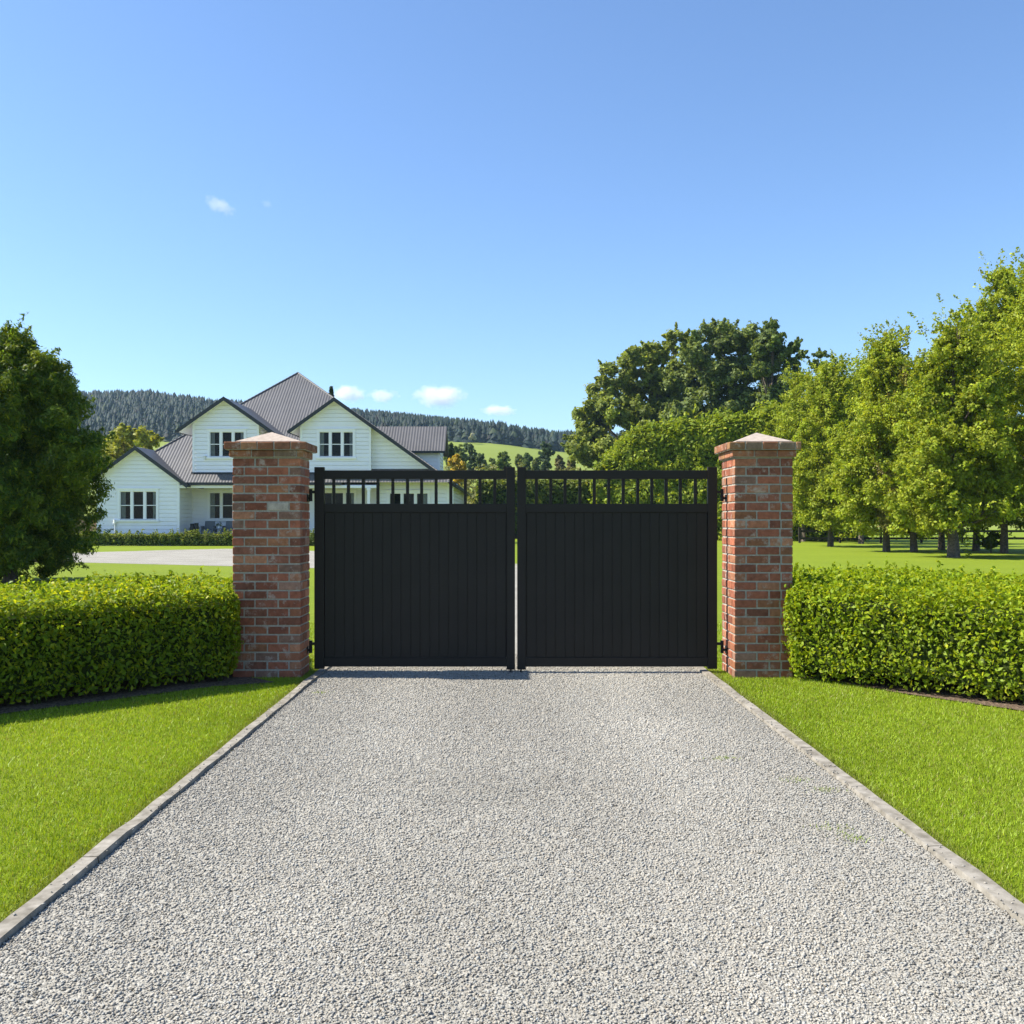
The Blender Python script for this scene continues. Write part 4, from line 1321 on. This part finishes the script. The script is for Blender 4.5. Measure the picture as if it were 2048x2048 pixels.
# ------------------------------------------------------------------ gravel chips and grass blades close to the gate
def gravel_chips():
    rg = np.random.default_rng(5)
    n = 270000
    y = 2.3 + (10.6 - 2.3) * rg.random(n * 2) ** 1.25
    x = rg.uniform(KL1 - .0, KR0 + .0, n * 2)
    keep = rg.random(n * 2) < 0.5
    x, y = x[keep], y[keep]
    xe = np.where(rg.random(260) < .5, KL1 - .075 * rg.random(260) ** 2, KR0 + .075 * rg.random(260) ** 2)
    x = np.concatenate([x, xe]); y = np.concatenate([y, rg.uniform(2.5, 9.2, 260)])
    n = len(x)
    r = (0.0032 + 0.0036 * rg.random(n) ** 1.6) * (1 + .05 * (y - 4).clip(0, 6))
    z = np.where((x < KL1) | (x > KR0), .026 + r * .5, 0.004 + r * rg.uniform(.0, .55, n))
    ax = r[:, None] * (0.75 + .6 * rg.random((n, 3))) * [1.2, 1.05, .62]
    R = rg.normal(size=(n, 3, 3)); R, _ = np.linalg.qr(R)
    base = np.array([[1, 0, 0], [-1, 0, 0], [0, 1, 0], [0, -1, 0], [0, 0, 1], [0, 0, -1.]])
    pts = base[None] * ax[:, None, :] + rg.normal(size=(n, 6, 3)) * r[:, None, None] * .16
    th = rg.uniform(0, 6.28, n); tl = rg.normal(size=n) * .35
    c, s = np.cos(th), np.sin(th); ct, st = np.cos(tl), np.sin(tl)
    px_ = pts[..., 0]; py_ = pts[..., 1] * ct[:, None] - pts[..., 2] * st[:, None]; pz_ = pts[..., 1] * st[:, None] + pts[..., 2] * ct[:, None]
    V = np.stack([x[:, None] + px_ * c[:, None] - py_ * s[:, None], y[:, None] + px_ * s[:, None] + py_ * c[:, None], z[:, None] + pz_], -1).reshape(-1, 3)
    fb_ = np.array([[0, 2, 4], [2, 1, 4], [1, 3, 4], [3, 0, 4], [2, 0, 5], [1, 2, 5], [3, 1, 5], [0, 3, 5]])
    F = (np.arange(n)[:, None, None] * 6 + fb_[None]).reshape(-1, 3)
    g = np.where(rg.random(n) < .07, rg.uniform(.08, .15, n), rg.uniform(.24, .345, n))
    P2 = np.stack([x, y, np.zeros(n)], 1)
    g = g * (1 + .08 * smooth_noise(P2, 61, 1.3) + .06 * smooth_noise(P2, 62, 4.0))
    g = g * (1 + .20 * np.exp(-((x - .95) / .38) ** 2) + .17 * np.exp(-((x + .80) / .35) ** 2) - .05 * np.exp(-((np.abs(x - .06) - 1.78) / .12) ** 2))
    wm = rg.normal(size=n) * .03
    C = np.stack([g * (1.03 + wm), g * .975, g * (.845 - wm)], 1)
    return np_mesh("gravel", V, F, np.repeat(C, 8, 0), M["stone"])
tag(gravel_chips(), kind="stuff")

def grass():
    rg = np.random.default_rng(6)
    polys = [np.array(bedL), np.array(bedR)]
    xs, ys = [], []
    for sgn, edge, n in ((-1, -KL0, 330000), (1, KR1, 330000)):
        y = 2.4 + 11.5 * rg.random(n) ** 1.1
        x = edge - 0.022 * rg.random(n) + (6.4 - edge) * rg.random(n) ** 1.5
        # thin out far beyond the hedge where little is seen
        k = (y < 9.4) | (rg.random(n) < .3)
        x, y = sgn * x[k], y[k]
        P = np.stack([x, y], 1)
        bad = np.zeros(len(P), bool)
        for p in polys:
            ins, d = pip(P, p); bad |= ins & (d > .03 * rg.random(len(P)))
        for a0, a1 in ((PLX0, PLX1), (PRX0, PRX1)):
            bad |= (x > a0) & (x < a1) & (y > 9.0) & (y < 9.5)
        xs.append(x[~bad]); ys.append(y[~bad])
    # stray tufts in the gravel near the right kerb
    for cx_, cy_ in ((1.35, 5.95), (1.62, 5.45), (1.72, 5.25), (1.55, 4.6), (1.60, 4.45), (-1.55, 8.2)):
        k = 60
        xs.append(cx_ + rg.normal(size=k) * .05); ys.append(cy_ + rg.normal(size=k) * .035)
    x, y = np.concatenate(xs), np.concatenate(ys)
    n = len(x)
    P = np.stack([x, y, np.zeros(n)], 1)
    h = (0.012 + .014 * rg.random(n)) * (1 + .22 * smooth_noise(P, 3, 5))
    wv = 0.0021 * (1 + .10 * (y - 3).clip(0, 8))
    a = rg.uniform(0, 6.283, n); ln = np.abs(rg.normal(size=n)) * .55 * h; la = rg.uniform(0, 6.283, n)
    V = np.empty((n, 3, 3))
    V[:, 0] = np.stack([x - np.cos(a) * wv, y - np.sin(a) * wv, np.full(n, .0)], 1)
    V[:, 1] = np.stack([x + np.cos(a) * wv, y + np.sin(a) * wv, np.full(n, .0)], 1)
    V[:, 2] = np.stack([x + np.cos(la) * ln, y + np.sin(la) * ln, h], 1)
    F = np.arange(n * 3).reshape(n, 3)
    c = np.tile(np.array((0.265, 0.370, 0.018)), (n, 1))
    dry = (rg.random(n) < .09 + .10 * np.clip(smooth_noise(P, 12, 1.6), 0, 1))[:, None]
    c = np.where(dry, np.array((.30, .28, .08)), c)
    c = c * (1 + .2 * rg.normal(size=(n, 1))) * (1 + .15 * smooth_noise(P, 9, 2.2) + .08 * smooth_noise(P, 10, 8.0))[:, None]
    # worn, drier grass right along the kerbs
    e = np.minimum(np.abs(x - KL0), np.abs(x - KR1))
    t = np.exp(-(e / .07) ** 2)[:, None] * .45
    c = c * (1 - t) + np.array((.17, .15, .06)) * t
    return np_mesh("grass", V.reshape(-1, 3), F, np.clip(c, .01, .5), M["blade"])
tag(grass(), kind="stuff")

# ------------------------------------------------------------------ clouds (lit volumes, far off)
def cloud(label, px_, py_, hw, hh, Y, seed, dens, tilt=0.0):
    bpy_me = bpy.data.meshes.new("cloud")
    import bmesh
    bm = bmesh.new()
    bmesh.ops.create_icosphere(bm, subdivisions=3, radius=1.0)
    bm.to_mesh(bpy_me); bm.free()
    o = link("cloud", bpy_me)
    o.location = (wx(px_, Y), Y, wz(py_, Y))
    s = Y / FPX
    o.scale = (hw * s, hw * s * .6, hh * s)
    o.rotation_euler = (0, tilt, 0)
    m = bpy.data.materials.new("cloud_vapour"); m.use_nodes = True
    n, l = m.node_tree.nodes, m.node_tree.links
    n.clear()
    out = n.new("ShaderNodeOutputMaterial")
    pv = n.new("ShaderNodeVolumePrincipled")
    pv.inputs["Color"].default_value = (1, 1, 1, 1)
    pv.inputs["Anisotropy"].default_value = 0.0
    tc = n.new("ShaderNodeTexCoord")
    mp = n.new("ShaderNodeMapping"); mp.inputs["Location"].default_value = (seed * 3.1, seed * 1.7, 0)
    mp.inputs["Scale"].default_value = (1.0, 1.0, .55)
    l.new(tc.outputs["Object"], mp.inputs["Vector"])
    t = n.new("ShaderNodeTexNoise"); t.inputs["Scale"].default_value = 2.2; t.inputs["Detail"].default_value = 5; t.inputs["Roughness"].default_value = .6
    l.new(mp.outputs[0], t.inputs["Vector"])
    ln = n.new("ShaderNodeVectorMath"); ln.operation = 'LENGTH'
    l.new(tc.outputs["Object"], ln.inputs[0])
    sub = n.new("ShaderNodeMath"); sub.operation = 'SUBTRACT'; sub.inputs[0].default_value = 1.0
    l.new(ln.outputs["Value"], sub.inputs[1])
    ad = n.new("ShaderNodeMath"); ad.operation = 'MULTIPLY_ADD'; ad.inputs[1].default_value = 1.9; ad.inputs[2].default_value = -1.0
    l.new(t.outputs[0], ad.inputs[0])
    sm = n.new("ShaderNodeMath"); sm.operation = 'ADD'
    l.new(sub.outputs[0], sm.inputs[0]); l.new(ad.outputs[0], sm.inputs[1])
    mr = n.new("ShaderNodeMapRange"); mr.inputs["From Min"].default_value = .12; mr.inputs["From Max"].default_value = .55
    mr.inputs["To Max"].default_value = dens
    l.new(sm.outputs[0], mr.inputs["Value"])
    l.new(mr.outputs[0], pv.inputs["Density"])
    l.new(pv.outputs[0], out.inputs["Volume"])
    o.data.materials.append(m)
    tag(o, label, "cloud", "small white clouds")
    return o
cloud("small white cloud touching the right side of the main roof", 695, 788, 42, 22, 2600, 11, .04)
cloud("thin small white cloud second from the roof", 767, 792, 36, 16, 2600, 9, .03)
cloud("largest white cloud over the rear wing of the house", 880, 793, 62, 27, 2600, 3, .032)
cloud("flat white cloud just above the forested ridge", 997, 821, 42, 13, 2600, 4, .034)
cloud("wispy cloud high in the blue sky above the house", 440, 412, 38, 18, 2600, 5, .012, .45)
cloud("faint tiny wisp high beside the wispy cloud", 534, 408, 14, 9, 2600, 6, .008, .4)

# ------------------------------------------------------------------ air
hz = MB(); hz.box(-1510, 1510, -310, 1510, -1.5, 135)
hm_ = bpy.data.materials.new("air"); hm_.use_nodes = True
n, l = hm_.node_tree.nodes, hm_.node_tree.links
n.clear()
out = n.new("ShaderNodeOutputMaterial")
pv = n.new("ShaderNodeVolumePrincipled")
pv.inputs["Color"].default_value = (0.50, 0.72, 1.0, 1)
pv.inputs["Density"].default_value = 0.00014
pv.inputs["Anisotropy"].default_value = 0.2
l.new(pv.outputs[0], out.inputs["Volume"])
tag(hz.build("haze", hm_), kind="stuff")
